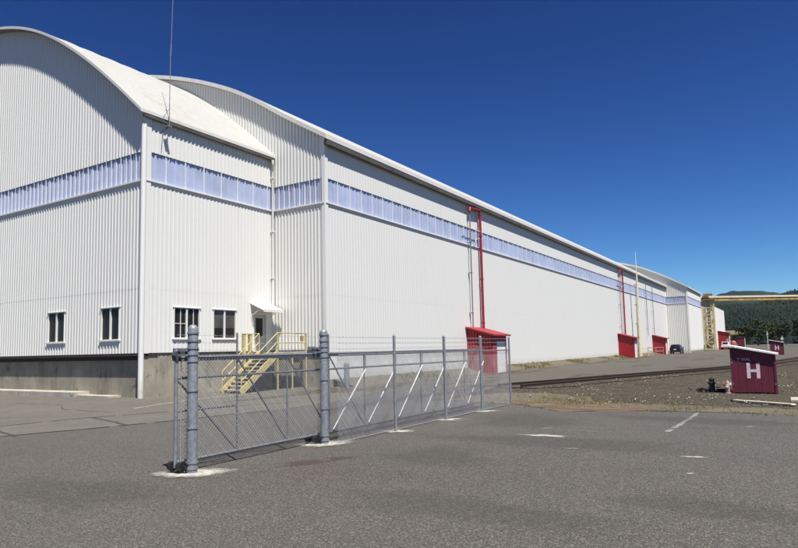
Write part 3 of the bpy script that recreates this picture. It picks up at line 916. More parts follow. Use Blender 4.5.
for y in (25.15, 25.62): mb.box(-25.86, -25.70, y - 0.09, y + 0.09, 0.0, 3.12)
mb.box(-25.88, -25.68, 25.06, 25.71, 3.12, 3.17)
g = mb.build('guard_post', 'yellow', S, True)
mb = MB(); mb.box(-24.20, -24.12, 28.05, 28.25, 2.7, 3.0); mb.build('rust_plate', 'ochre', S, True)

# ------------------------------------------------------------------ drain pipes on the long wall
XP = X1 + 0.30
def red_pipe(y, label, full=True):
    o = thing('red_downpipe', label, 'pipe', (XP, y, 3.6), 'red downpipes above the lean-to sheds')
    mb = MB(); mb.tube([(XP, y, 3.55), (XP, y, 14.0)], 0.12, 12)
    for z in (4.2, 8.0, 11.8, 13.7): mb.lathe([(0.12, z), (0.15, z), (0.15, z + 0.10), (0.12, z + 0.10)], XP, y, 12)
    mb.build('riser', 'red_pipe', o, True)
    mb = MB(); mb.tube([(XP, y + 0.05, 14.0), (XP, y - 0.15, 14.12), (XP + 0.02, y - 2.1, 13.98), (XP + 0.02, y - 2.15, 13.7)], 0.12, 12)
    mb.build('elbow', 'red_pipe', o, True)
    mb = MB(); mb.beam((XP, y - 3.2, 12.25), (XP, y, 12.25), 0.05, 0.06)
    mb.tube([(XP, y - 1.1, 11.2), (XP, y - 0.9, 11.5), (XP, y - 0.2, 11.6)], 0.03, 6)
    mb.build('bracket', 'cream', o, True)
    return o
def grey_pipe(y, ztop, label):
    o = thing('grey_conduit', label, 'pipe', (XP, y, 3.6), 'grey conduits on the long wall')
    mb = MB(); mb.tube([(XP, y, 3.6), (XP, y, ztop)], 0.055, 8); mb.build('conduit', 'galv_dark', o, True)
    mb = MB()
    for z in (5.0, 8.4, 11.0): mb.box(XP - 0.26, XP + 0.07, y - 0.08, y + 0.08, z, z + 0.06)
    mb.build('clamp', 'galv_dark', o, True)
    return o
red_pipe(50.1, 'fat red downpipe nearest the camera, above the red lean-to behind the fence')
grey_pipe(48.0, 13.7, 'thin grey conduit just left of the nearest red downpipe')
red_pipe(105.6, 'farther red downpipe, just left of the cream mast')
grey_pipe(103.2, 13.7, 'thin grey conduit just left of the farther red downpipe')
grey_pipe(131.5, 13.9, 'dark grey conduit above the farthest red lean-to, right of the cream mast')
grey_pipe(125.0, 13.5, 'faint thin conduit between the cream mast and the farthest dark conduit')

# ------------------------------------------------------------------ red lean-to sheds against the wall
def red_shed(y, label, d=3.0, w=2.2, zw=3.85, zo=3.22, open_face=True):
    o = thing('red_lean_to', label, 'shed', (X1 + 0.05, y, 0), 'red lean-to sheds along the warehouse wall')
    xo = w
    mb = MB()      # ribbed front sheet facing -Y with sloping top
    n = 9
    for i in range(n):
        a = xo * i / n; b = xo * (i + 0.6) / n; c = xo * (i + 1) / n
        def tz(x): return zw - 0.12 + (zo - zw) * x / w
        for (xa, xb, oa, ob) in ((a, b, 0, 0), (b, b + 0.02, 0, 0.06), (b + 0.02, c - 0.02, 0.06, 0.06), (c - 0.02, c, 0.06, 0)):
            mb.quad((xa, oa, 0.05), (xb, ob, 0.05), (xb, ob, tz(xb)), (xa, oa, tz(xa)))
    mb.build('front_panel', 'red', o)
    mb = MB()
    mb.quad((0.01, d, 0), (xo, d, 0), (xo, d, zo - 0.12), (0.01, d, zw - 0.12))
    mb.build('back_panel', 'red', o)
    mb = MB(); mb.prism([(-0.02, zw), (w + 0.35, zo - 0.08), (w + 0.35, zo - 0.20), (-0.02, zw - 0.12)], 'y', -0.25, d + 0.25)
    mb.build('roof', 'red_roof', o)
    mb = MB(); mb.box(xo - 0.10, xo + 0.02, d - 0.12, d + 0.0, 0, zo - 0.14); mb.build('post', 'red', o)
    mb = MB(); mb.box(xo - 0.08, xo - 0.03, 0.96, d - 0.15, 0.03, zo - 0.63); mb.build('door', 'white_paint', o)
    mb = MB(); mb.box(xo - 0.12, xo + 0.015, 0.07, 0.95, 0, zo - 0.16); mb.build('side_board', 'red', o)
    mb = MB(); mb.box(xo - 0.09, xo + 0.01, 0.951, d - 0.121, zo - 0.62, zo - 0.16); mb.build('header_board', 'red', o)
    return o
red_shed(47.3, 'red lean-to shed with sloping roof seen through the chain-link fence')
red_shed(101.5, 'red ribbed lean-to shed left of the cream mast')
red_shed(130.4, 'farthest red ribbed lean-to shed, right of the cream mast and left of the car')
s4 = red_shed(212.0, 'larger bright red lean-to shed beyond the gantry leg', d=5.0, w=2.9, zw=5.6, zo=5.0)
s4.location = (X2 + 0.05, 212.0, 0)

# ------------------------------------------------------------------ cream mast and barriers
o = thing('cream_mast', 'tall tapering cream mast standing beside the red lean-to sheds, higher than the eave', 'mast', (-21.55, 112, 0))
mb = MB(); mb.tube([(0, 0, 0), (0.02, 0, 6), (0.05, 0, 12), (0.08, 0, 14.2)], [0.30, 0.24, 0.17, 0.13], 12); mb.build('pole', 'cream', o)
mb = MB(); mb.tube([(0.08, 0, 14.1), (0.10, 0, 17.9)], [0.07, 0.03], 8); mb.build('tip', 'white_paint', o)
for z in (2.6, 5.6, 8.8, 12.2):
    mb = MB(); mb.tube([(-0.45, -0.2, z), (-0.1, -0.1, z)], 0.10, 8); mb.build('lamp_bracket', 'galv_dark', o)
mb = MB(); mb.tube([(-0.28, -0.12, 0.3), (-0.24, -0.10, 12.0)], 0.04, 6); mb.build('conduit', 'galv_dark', o)
def barrier(name, label, cat, x0, x1, y0, y1, h, mat, grp):
    o = thing(name, label, cat, (x0, y0, 0), grp)
    for (x, y) in ((x0, y0), (x1, y0), (x0, y1), (x1, y1)):
        mb = MB(); mb.beam((x, y, 0), (x, y, h), 0.10, 0.10); mb.build('post', mat, o, True)
    for z in (h - 0.08, h * 0.5):
        mb = MB()
        mb.beam((x0, y0, z), (x1, y0, z), 0.09, 0.12); mb.beam((x1, y0, z + .001), (x1, y1, z + .001), 0.09, 0.12)
        mb.beam((x0, y1, z), (x1, y1, z), 0.09, 0.12)
        mb.build('rail', mat, o, True)
    return o
barrier('guard_rail', 'cream guard rail round the foot of the cream mast', 'barrier', -22.3, -20.6, 106.5, 114.0, 1.35, 'cream', None)
barrier('guard_rail', 'faded red and white guard rail left of the farthest red lean-to', 'barrier', -21.6, -20.3, 119.0, 127.0, 1.5, 'pink', None)

# small grey bollard by the corner of the long warehouse
o = thing('bollard', 'short grey concrete-filled bollard near the long wall, seen through the gate', 'bollard', (-21.5, 28.9, 0))
mb = MB(); mb.lathe([(0.16, 0), (0.16, 1.30), (0.13, 1.38), (0.06, 1.42), (0.0, 1.43)], 0, 0, 14); mb.build('post', 'galv', o)

# ------------------------------------------------------------------ fence and gate
GX, FX = -9.35, -8.75
def chain(mb, X, ya, yb, za, zb_, pitch=0.074, r=0.0030):
    H_ = zb_ - za
    def wire(p, q, off):
        p = Vector((X + off, p[0], p[1])); q = Vector((X + off, q[0], q[1]))
        mb.tube([p, q], r, 3, cap=False)
    c = ya - H_
    while c < yb:
        # rising wires z - za = y - c
        y_a, y_b = max(ya, c), min(yb, c + H_)
        if y_b > y_a:
            wire((y_a, za + y_a - c), (y_b, za + y_b - c), r)
            wire((y_a, zb_ - (y_a - c)), (y_b, zb_ - (y_b - c)), -r)
        c += pitch
def barbed(mb, X, ya, yb, z, seed=0):
    rnd = random.Random(seed)
    n = max(2, int((yb - ya) / 0.7)); pts = []
    for i in range(n + 1):
        pts.append((X, ya + (yb - ya) * i / n, z - 0.015 * math.sin(math.pi * i / n) + rnd.uniform(-.006, .006)))
    mb.tube(pts, 0.0034, 4, cap=False)
    y = ya + 0.07
    while y < yb:
        mb.tube([(X - .02, y - .012, z + .018), (X + .02, y + .012, z - .018)], 0.0016, 3, cap=False)
        mb.tube([(X + .02, y - .012, z + .018), (X - .02, y + .012, z - .018)], 0.0016, 3, cap=False)
        y += 0.14

G = thing('sliding_gate', 'long galvanised chain-link cantilever gate with diagonal braces behind the two round posts', 'gate', (GX, 7.48, 0))
GY0, GST, GN = 7.48, 1.46, 10
GY1 = GY0 + GST * (GN - 1)
zb0, zt0 = 0.20, 2.02
mb = MB(); mb.beam((GX, GY0 - 0.02, zt0), (GX, GY1 + 0.02, zt0), 0.06, 0.10)
mb.tube([(GX + 0.045, GY0, zt0 + 0.02), (GX + 0.045, GY1, zt0 + 0.02)], 0.022, 8)
mb.build('top_rail', 'galv_dark', G, True)
mb = MB(); mb.tube([(GX, GY0, zb0), (GX, GY1, zb0)], 0.026, 8); mb.build('bottom_rail', 'galv', G, True)
mb = MB(); mb.tube([(GX, GY0, 1.67), (GX, GY1, 1.67)], 0.024, 8); mb.build('middle_rail', 'galv_dark', G, True)
mb = MB(); mb.tube([(GX, GY0, 1.08), (GX, GY0 + GST, 1.08)], 0.016, 8); mb.build('end_panel_rail', 'galv_dark', G, True)
for i in range(GN):
    y = GY0 + GST * i
    r = 0.034 if i == 0 else 0.020
    top = 2.50 if i % 2 == 1 else zt0
    if i == 0: top = 2.14
    mb = MB(); mb.tube([(GX, y, zb0 - (0.09 if i == 0 else 0)), (GX, y, top)], r, 10)
    if i == 0: mb.lathe([(r, top), (r * 1.15, top), (r * 1.1, top + 0.03), (0.0, top + 0.05)], GX, y, 10)
    mb.build('upright', 'galv' if i == 0 else 'galv_dark', G, True)
for i in range(4):
    y = GY0 + GST * i
    mb = MB(); mb.tube([(GX - 0.01, y + 0.05, zt0 - 0.40 if i == 0 else zt0 - 0.06), (GX - 0.01, y + GST - 0.05, zb0 + 0.05)], 0.018, 8)
    mb.build('brace', 'galv_dark', G, True)
for i in range(3, GN - 1):
    y = GY0 + GST * i
    mb = MB(); mb.tube([(GX + 0.085, y + 0.04, zb0 + 0.06), (GX + 0.085, y + GST - 0.05, 1.62)], 0.019, 8)
    br_ = mb.build('brace', 'rod', G, True)
    br_['label'] = 'pale diagonal brace rod'
    mb = MB(); mb.tube([(GX + 0.085, y + GST - 0.05, 1.61), (GX + 0.06, y + GST - 0.02, 1.96)], 0.012, 6)
    mb.build('tensioner', 'galv_dark', br_, True)
mb = MB(); chain(mb, GX + 0.055, GY0 + 0.05, GY1, zb0, zt0)
mb.tube([(GX + 0.055, GY0 + 0.06, zb0), (GX + 0.055, GY0 + 0.06, zt0)], 0.005, 4)
mb.build('chain_link_mesh', 'wire', G, True)
for k, z in enumerate((2.16, 2.30, 2.44)):
    mb = MB(); barbed(mb, GX, GY0, GY1, z, k); mb.build('barbed_wire', 'wire', G, True)
mb = MB()
mb.box(GX - 0.10, GX + 0.02, GY0 - 0.05, GY0 + 0.30, 0.015, 0.035)
mb.build('bottom_guide', 'black', G, True)

def gate_post(y, label, H_):
    o = thing('gate_post', label, 'post', (-9.08, y, 0), 'round steel posts carrying the sliding gate')
    r = 0.092
    mb = MB()
    pr_ = [(r, 0)]
    mb.lathe([(r, 0), (r, H_ - 0.06), (r * 0.9, H_ - 0.02), (r * 0.55, H_ + 0.015), (0, H_ + 0.03)], 0, 0, 24)
    mb.build('pipe', 'galv', o)
    for z in (0.10, 0.20, 0.80, 1.45, 1.97, 2.09, 2.20, 2.33, 2.47):
        if z > H_ - 0.1: continue
        mb = MB(); t = 0.014
        mb.lathe([(r, z - t), (r + 0.012, z - t), (r + 0.012, z + t), (r, z + t)], 0, 0, 24); mb.build('clamp_band', 'galv', o)
    mb = MB()       # roller truck under a guard, upper
    for z in (2.08, 2.17):
        mb.box(-0.34, 0.0, -0.145, -0.115, z - 0.02, z + 0.02)
        mb.box(-0.34, 0.0, 0.115, 0.145, z - 0.02, z + 0.02)
    mb.box(-0.36, -0.335, -0.145, 0.145, 2.04, 2.21)
    mb.build('roller_bracket', 'galv', o)
    mb = MB()
    mb.cur = 0
    mb.prism([(-0.17, 1.98), (0.06, 1.98), (0.09, 2.04), (0.09, 2.12), (0.03, 2.18), (-0.11, 2.19), (-0.17, 2.15), (-0.20, 2.08)], 'x', -0.33, -0.22)
    mb.build('roller_cover', 'cover', o)
    mb = MB()
    mb.tube([(-0.20, -0.12, 0.13), (-0.10, -0.12, 0.13)], 0.085, 14)
    mb.tube([(-0.42, -0.12, 0.13), (-0.33, -0.12, 0.13)], 0.085, 14)
    mb.box(-0.42, 0.0, -0.14, -0.10, 0.09, 0.15)
    mb.build('bottom_roller', 'black', o)
    f = blob('footing', 0.05, 0.0, 0.50, 0.34, 0.024, 'soft_footing', int(y * 10), n=30, rough=0.22, ang=0.8, kind=None)
    f.parent = o
    return o
gate_post(7.62, 'thick round galvanised gate post nearest the camera, at the left end of the gate', 2.60)
gate_post(11.34, 'thick round galvanised gate post farther back, where the fixed fence begins', 2.58)

FN = thing('chain_link_fence', 'fixed chain-link fence with barbed wire running from second gate post to gravel', 'fence', (FX, 11.4, 0))
for k, y in enumerate((13.84, 16.63, 19.20, 21.72)):
    r = 0.036
    mb = MB(); mb.lathe([(r, 0), (r, 2.44), (r * 1.15, 2.44), (r * 0.8, 2.48), (0, 2.50)], FX, y, 12)
    p = mb.build('post', 'galv', FN, True)
    if k < 3:
        f = blob('footing', FX + 0.05, y, 0.34, 0.24, 0.018, 'soft_footing', 30 + k, n=26, rough=0.3, ang=0.6, kind=None)
        f.data.transform(Matrix.Translation(-wloc(FN))); f.parent = FN
mb = MB(); mb.tube([(FX, 11.45, 2.0), (FX, 21.72, 2.0)], 0.021, 8); mb.build('top_rail', 'galv_dark', FN, True)
mb = MB(); mb.tube([(FX, 11.45, 0.06), (FX, 21.72, 0.06)], 0.005, 5); mb.build('tension_wire', 'wire', FN, True)
mb = MB(); chain(mb, FX - 0.04, 11.45, 21.70, 0.04, 2.0); mb.build('chain_link_mesh', 'wire', FN, True)
for k, z in enumerate((2.13, 2.27, 2.40)):
    mb = MB(); barbed(mb, FX, 11.42, 21.72, z, 9 + k); mb.build('barbed_wire', 'wire', FN, True)

# ------------------------------------------------------------------ railway track
def cat_curve(P, n=14):
    out = []
    for i in range(len(P) - 1):
        p0 = P[max(i - 1, 0)]; p1 = P[i]; p2 = P[i + 1]; p3 = P[min(i + 2, len(P) - 1)]
        for k in range(n):
            t = k / n
            out.append(tuple(0.5 * ((2 * p1[j]) + (-p0[j] + p2[j]) * t + (2 * p0[j] - 5 * p1[j] + 4 * p2[j] - p3[j]) * t * t + (-p0[j] + 3 * p1[j] - 3 * p2[j] + p3[j]) * t ** 3) for j in (0, 1)))
    out.append(P[-1]); return out
C = cat_curve([(-12.4, 30.6), (-10.75, 35.6), (-9.3, 40.3), (-7.5, 45.6), (-5.0, 52.6), (-2.9, 60.0), (-0.2, 74.0), (1.9, 88.0), (5.5, 115.0), (13, 170)])
T = thing('railway_track', 'rusty railway track curving across the gravel to the right', 'railway track', (-12.4, 30.6, 0))
def offc(C, d):
    out = []
    for i, p in enumerate(C):
        a = C[max(i - 1, 0)]; b = C[min(i + 1, len(C) - 1)]
        dx, dy = b[0] - a[0], b[1] - a[1]; L_ = math.hypot(dx, dy)
        out.append((p[0] - dy / L_ * d, p[1] + dx / L_ * d))
    return out
def sweep(mb, line, prof, z0=0.0):
    b = len(mb.v); n = len(prof)
    for i, p in enumerate(line):
        a = line[max(i - 1, 0)]; c = line[min(i + 1, len(line) - 1)]
        dx, dy = c[0] - a[0], c[1] - a[1]; L_ = math.hypot(dx, dy)
        for o_, z in prof:
            mb.v.append((p[0] - dy / L_ * o_, p[1] + dx / L_ * o_, z + z0))
    for i in range(len(line) - 1):
        for k in range(n):
            mb.f.append([b + i * n + k, b + i * n + (k + 1) % n, b + (i + 1) * n + (k + 1) % n, b + (i + 1) * n + k]); mb.mi.append(mb.cur); mb.sm.append(False)
tag(sheet('track_ballast', offc(C, 2.3) + list(reversed(offc(C, -1.9))), 0.034, 'gravel', 0.28, 0.9, 31), kind='structure')
RP = [(-0.07, 0), (0.07, 0), (0.07, 0.015), (0.015, 0.03), (0.015, 0.12), (0.036, 0.13), (0.036, 0.17), (-0.036, 0.17), (-0.036, 0.13), (-0.015, 0.12), (-0.015, 0.03), (-0.07, 0.015)]
for d in (-0.75, 0.75):
    mb = MB(); sweep(mb, offc(C, d), RP, 0.03); mb.build('rail', 'rail', T, True)
acc = 0; cnt = 0; rnd = random.Random(4)
for a, b in zip(C, C[1:]):
    L_ = math.hypot(b[0] - a[0], b[1] - a[1]); acc += L_
    if acc > 0.62 and cnt < 70:
        acc = 0; cnt += 1
        dx, dy = (b[0] - a[0]) / L_, (b[1] - a[1]) / L_
        h = 1.2
        mb = MB(); mb.beam((a[0] - (-dy) * h, a[1] - dx * h, -0.02), (a[0] + (-dy) * h, a[1] + dx * h, -0.02 + rnd.uniform(-.01, .01)), 0.24, 0.15)
        mb.build('sleeper', 'sleeper', T, True)

# ------------------------------------------------------------------ H sheds
def text_mesh(body, size, mat, parent, loc, name='lettering', sx=1.0):
    cu = bpy.data.curves.new(name, 'FONT'); cu.body = body; cu.size = size; cu.extrude = 0.002
    t = bpy.data.objects.new(name, cu); col.objects.link(t)
    bpy.context.view_layer.update()
    me = bpy.data.meshes.new_from_object(t.evaluated_get(bpy.context.evaluated_depsgraph_get()))
    me.materials.clear(); me.materials.append(M[mat])
    me.transform(Matrix.Translation(loc) @ Matrix.Rotation(R(90), 4, 'X') @ Matrix.Diagonal((sx, 1, 1, 1)))
    col.objects.unlink(t); bpy.data.objects.remove(t); bpy.data.curves.remove(cu)
    o = bpy.data.objects.new(name, me); col.objects.link(o); o.parent = parent
    return o
H1 = thing('hose_shed', 'maroon wooden shed painted with a white H, nearer one, beside the fire hydrant', 'shed', (-2.13, 29.3, 0), 'maroon sheds marked H')
w_, d_, hl, hr = 1.60, 1.15, 1.93, 1.60
mb = MB()
n = 6
for i in range(n):
    a = w_ * i / n; b = w_ * (i + 1) / n - 0.006
    k = random.uniform(0, 0.006)
    def tz(x): return hl + (hr - hl) * x / w_ - 0.05
    mb.add([(a, k, 0.06 + random.uniform(-.02, .03)), (b, k, 0.06), (b, k, tz(b)), (a, k, tz(a)), (a, 0.03, 0.06), (b, 0.03, 0.06), (b, 0.03, tz(b)), (a, 0.03, tz(a))],
           [(0, 1, 2, 3), (7, 6, 5, 4), (0, 4, 5, 1), (1, 5, 6, 2), (2, 6, 7, 3), (3, 7, 4, 0)])
mb.build('front_boards', 'maroon', H1)
mb = MB()
mb.quad((0.02, 0.03, 0.03), (0.02, d_, 0.03), (0.02, d_, hl - .06), (0.02, 0.03, hl - .06))
mb.quad((w_ - .02, 0.03, 0.03), (w_ - .02, d_, 0.03), (w_ - .02, d_, hr - .06), (w_ - .02, 0.03, hr - .06))
mb.quad((0.02, d_, 0.03), (w_ - .02, d_, 0.03), (w_ - .02, d_, hr - .06), (0.02, d_, hl - .06))
mb.quad((0.02, 0.031, 0.06), (w_ - .02, 0.031, 0.06), (w_ - .02, d_, 0.06), (0.02, d_, 0.06))
mb.build('side_walls', 'maroon', H1)
for x in (0.0, w_ - 0.07):
    mb = MB(); mb.box(x, x + 0.08, -0.02, 0.0, 0.0, hl - 0.06 + (hr - hl) * x / w_); mb.build('corner_board', 'maroon', H1)
mb = MB(); mb.prism([(-0.10, hl + 0.06), (w_ + 0.10, hr + 0.02), (w_ + 0.10, hr - 0.045), (-0.10, hl - 0.005)], 'y', -0.12, d_ + 0.12); mb.build('roof', 'white_paint', H1)
mb = MB(); mb.box(0.0, w_, 0.02, d_, 0.0, 0.058); mb.build('skid', 'dark_timber_and_shade', H1)
mb = MB(); x, z, t = 0.57, 0.62, 0.125
mb.box(x, x + t, -0.004, 0.001, z, z + 0.62); mb.box(x + 0.47 - t, x + 0.47, -0.004, 0.001, z, z + 0.62); mb.box(x + t, x + 0.47 - t, -0.0038, 0.001, z + 0.25, z + 0.36)
mb.build('letter_h', 'letter', H1)
text_mesh('T WAL', 0.17, 'letter', H1, (0.24, -0.003, 1.33), sx=0.95)
text_mesh('1121', 0.16, 'letter_red', H1, (0.80, -0.003, 1.32), sx=1.05)
for x in (0.04, w_ - 0.05):
    mb = MB()
    for z in (0.35, 1.2): mb.box(x - 0.02, x + 0.03, -0.035, -0.02, z, z + 0.08)
    mb.build('hinge', 'galv_dark', H1)
H2 = copy_tree(H1); H2.location = (-2.60, 112, 0); H2.scale = (1.12, 1.12, 1.18)
H2['label'] = 'maroon wooden shed painted with a white H, farther one, small at the right edge'

# hydrant
o = thing('fire_hydrant', 'short faded red and white fire hydrant beside the nearer H shed', 'fire hydrant', (-2.28, 29.12, 0))
mb = MB(); mb.lathe([(0.12, 0), (0.12, 0.04), (0.085, 0.05), (0.085, 0.34), (0.11, 0.345), (0.11, 0.375), (0.085, 0.38), (0.08, 0.46), (0.05, 0.51), (0.02, 0.53), (0.0, 0.56)], 0, 0, 16); mb.build('barrel', 'pink', o)
mb = MB(); mb.tube([(-0.15, 0, 0.37), (-0.07, 0, 0.37)], 0.05, 10); mb.build('outlet', 'red', o)
mb = MB(); mb.tube([(0.07, 0, 0.37), (0.14, 0, 0.37)], 0.05, 10); mb.build('outlet', 'white_paint', o)
mb = MB(); mb.tube([(0, -0.14, 0.31), (0, -0.07, 0.31)], 0.06, 10); mb.build('outlet', 'white_paint', o)
# black valve post and scrap beside it
o = thing('valve_post', 'stubby black valve post rising from a heap of dark scrap, left of the hydrant', 'valve', (-2.92, 29.75, 0))
mb = MB(); mb.lathe([(0.13, 0), (0.11, 0.30), (0.11, 0.34), (0.15, 0.36), (0.15, 0.42), (0.09, 0.45), (0.11, 0.52), (0.10, 0.58), (0.04, 0.62), (0, 0.62)], 0, 0, 14); mb.build('body', 'black', o)
mb = MB(); mb.tube([(-0.16, 0, 0.38), (0.05, 0, 0.38)], 0.035, 8); mb.build('handle', 'black', o)
rnd = random.Random(12)
mb = MB()
for i in range(26):
    x = rnd.gauss(-3.2, 0.20); y = rnd.gauss(29.75, 0.20); L_ = rnd.uniform(0.08, 0.26); a_ = rnd.uniform(0, 3.14)
    mb.beam((x, y, rnd.uniform(0.03, 0.22)), (x + L_ * math.cos(a_), y + L_ * math.sin(a_), rnd.uniform(0.03, 0.2)), rnd.uniform(.03, .09), rnd.uniform(.02, .07))
tag(mb.build('scrap_heap', 'dark_timber_and_shade'), 'low heap of dark scrap left of the black valve post', 'scrap')
mb = MB(); mb.beam((-2.78, 30.05, 0.07), (-2.25, 30.25, 0.07), 0.14, 0.12)
tag(mb.build('timber_block', 'dark_timber_and_shade'), 'dark timber block lying between the valve post and the hydrant', 'timber')
# long timber beam on the ground
o = thing('timber_beam', 'long pale weathered timber lying on the gravel in front of the nearer H shed', 'timber', (-0.92, 24.5, 0))
mb = MB()
mb.prism([(-1.08, 0.03), (1.08, 0.03), (1.10, 0.06), (1.06, 0.085), (-1.06, 0.09), (-1.09, 0.06)], 'y', -0.11, 0.11)
mb.build('beam', 'timber', o)
mb = MB(); mb.box(-1.098, -1.03, -0.114, 0.114, 0.025, 0.094); mb.build('dark_end', 'dark_timber_and_shade', o)
for x in (-0.6, 0.9):
    mb = MB(); mb.box(x, x + 0.09, -0.12, 0.12, 0.0, 0.032); mb.build('spacer', 'dark_timber_and_shade', o)
o.rotation_euler = (0, 0, math.atan2(-1.2, 1.8))

# ------------------------------------------------------------------ dark SUV seen from behind
o = thing('parked_car', 'dark blue-black sport utility car parked by the wide warehouse, seen from behind', 'car', (-20.45, 135.0, 0))
Wd = 2.05; Lc = 4.7; k = 0.0
def ring(y, pts): return [(x, y, z) for x, z in pts]
mb = MB()
secs = []
# section (half width at belt, roof half width, roof height, y)
for y, hb, hr_, zr, zbelt in ((0.0, 0.92, 0.70, 1.12, 1.10), (0.10, 1.0, 0.74, 1.72, 1.12), (0.35, 1.02, 0.76, 1.86, 1.13), (1.6, 1.03, 0.78, 1.92, 1.14), (2.6, 1.03, 0.76, 1.88, 1.14), (3.3, 1.02, 0.72, 1.20, 1.13), (4.4, 0.98, 0.68, 1.10, 1.04), (4.7, 0.88, 0.60, 0.9, 0.86)):
    sec = [(-hb * .95, 0.32), (-hb, 0.6), (-hb, zbelt - 0.1), (-hb * .96, zbelt), (-hr_, zr - 0.08), (-hr_ * .8, zr), (hr_ * .8, zr), (hr_, zr - 0.08), (hb * .96, zbelt), (hb, zbelt - 0.1), (hb, 0.6), (hb * .95, 0.32)]
    secs.append(ring(y, [(x + 1.02, z) for x, z in sec]))
n = 12
vs = [v for s_ in secs for v in s_]
fs = [[i * n + j, i * n + (j + 1) % n, (i + 1) * n + (j + 1) % n, (i + 1) * n + j] for i in range(len(secs) - 1) for j in range(n)]
fs += [list(reversed(range(n))), [(len(secs) - 1) * n + j for j in range(n)]]
mb.add(vs, fs); mb.build('body', 'car', o)
mb = MB(); mb.quad((0.36, 0.02, 1.18), (1.68, 0.02, 1.18), (1.60, 0.085, 1.66), (0.44, 0.085, 1.66)); mb.build('rear_window', 'car_glass', o)
for s_ in (1, -1):
    x = 1.02 + s_ * 1.0
    mb = MB(); mb.quad((x - s_ * 0.005, 0.5, 1.18), (x - s_ * 0.005, 2.7, 1.18), (x - s_ * .235, 2.5, 1.74), (x - s_ * .235, 0.6, 1.74)); mb.build('side_window', 'car_glass', o)
    mb = MB(); mb.box(min(x, x - s_ * .18), max(x, x - s_ * .18), -0.03, 0.05, 0.88, 1.12); mb.build('tail_lamp', 'lens_red', o)
    mb = MB(); mb.box(min(x + s_ * 0.03, x + s_ * .24), max(x + s_ * 0.03, x + s_ * .24), 3.0, 3.12, 1.14, 1.34); mb.build('wing_mirror', 'car', o)
    for y in (0.95, 3.75):
        mb = MB(); mb.tube([(x - s_ * 0.20, y, 0.36), (x + s_ * 0.03, y, 0.36)], 0.36, 18); wh = mb.build('wheel', 'tyre', o)
        mb = MB(); mb.tube([(x + s_ * 0.03, y, 0.36), (x + s_ * 0.045, y, 0.36)], 0.2, 14); mb.build('rim', 'chrome', wh)
mb = MB(); mb.box(0.12, 1.92, -0.12, 0.02, 0.42, 0.64); mb.build('rear_bumper', 'black', o)
mb = MB(); mb.box(0.78, 1.26, -0.022, -0.004, 0.80, 0.96); mb.build('number_plate', 'white_paint', o)

# ------------------------------------------------------------------ gantry
o = thing('gantry_crane', 'rusty cream lattice gantry leg with a long ochre girder reaching right across the sky', 'gantry', (-18.9, 197, 0))
GXa, GXb = -20.2, -17.7
for x in (GXa, GXb):
    for y in (196.2, 198.0):
        mb = MB(); mb.beam((x, y, 0), (x, y, 14.0), 0.42, 0.42); mb.build('leg', 'cream_rust', o, True)
for i in range(7):
    z = 0.2 + i * 1.95
    for y in (196.2, 198.0):
        mb = MB()
        mb.beam((GXa, y - 0.01, z), (GXb, y - 0.01, z + 1.95), 0.25, 0.25) if i % 2 else mb.beam((GXb, y - 0.01, z), (GXa, y - 0.01, z + 1.95), 0.25, 0.25)
        mb.build('lattice_brace', 'cream_rust', o, True)
        mb = MB(); mb.beam((GXa, y, z), (GXb, y, z), 0.3, 0.35)
        mb.build('lattice_strut', 'cream_rust', o, True)
mb = MB(); mb.box(GXa + 0.95, GXb - 0.85, 196.4, 197.2, 0.0, 13.9); mb.build('cable_box', 'cream_rust', o, True)
mb = MB(); mb.box(-20.9, -17.1, 195.6, 198.6, 14.0, 14.3); mb.build('cap_beam', 'ochre', o, True)
mb = MB(); mb.box(-20.0, -17.7, 196.2, 197.9, 15.35, 15.9); mb.build('trolley', 'ochre', o, True)
ga, gb = Vector((-21.6, 196.6, 0)), Vector((34, 238, 0))
mb = MB()
mb.beam(ga + Vector((0, 0, 15.05)), gb + Vector((0, 0, 15.05)), 1.0, 0.5)
mb.build('girder_top', 'cream', o, True)
mb = MB(); mb.beam(ga + Vector((0, 0, 14.35)), gb + Vector((0, 0, 14.35)), 0.7, 0.9)
mb.build('girder_web', 'ochre', o, True)
mb = MB()
for x in (33.0,): mb.beam((33.0, 237.2, 0), (33.0, 237.2, 14), 1.6, 1.6)
mb.build('far_leg', 'cream_rust', o, True)

# ------------------------------------------------------------------ distant things
o = thing('parked_truck', 'small white flatbed truck with dark wheels in front of the larger red lean-to', 'truck', (-16.9, 203, 0))
mb = MB()
mb.prism([(0, 0.7), (1.9, 0.7), (1.9, 1.2), (0, 1.25)], 'x', 0.0, 2.0); mb.build('flatbed', 'white_paint', o)
mb = MB(); mb.prism([(1.9, 0.6), (4.6, 0.6), (4.6, 1.3), (3.9, 1.4), (3.5, 2.2), (2.1, 2.25), (1.9, 1.4)], 'x', 0.1, 1.9); cb = mb.build('cab', 'white_paint', o)
mb = MB(); mb.box(0.3, 1.7, 1.88, 1.90, 1.5, 2.1); mb.build('window', 'car_glass', cb)
for x in (0.15, 1.85):
    for y in (0.7, 3.7):
        mb = MB(); mb.tube([(x - .14, y, 0.45), (x + .14, y, 0.45)], 0.45, 14); mb.build('wheel', 'tyre', o)
o = thing('orange_tank', 'orange domed tank on short legs between the truck and the maroon crate', 'tank', (-14.3, 213, 0))
mb = MB(); mb.lathe([(0.8, 0.6), (0.8, 1.9), (0.6, 2.3), (0.3, 2.5), (0, 2.55)], 0, 0, 16); mb.build('vessel', 'orange', o)
for a_ in (0.7, 2.3, 3.9, 5.5):
    mb = MB(); mb.tube([(0.7 * math.cos(a_), 0.7 * math.sin(a_), 0), (0.7 * math.cos(a_), 0.7 * math.sin(a_), 0.8)], 0.09, 8); mb.build('leg', 'white_paint', o)
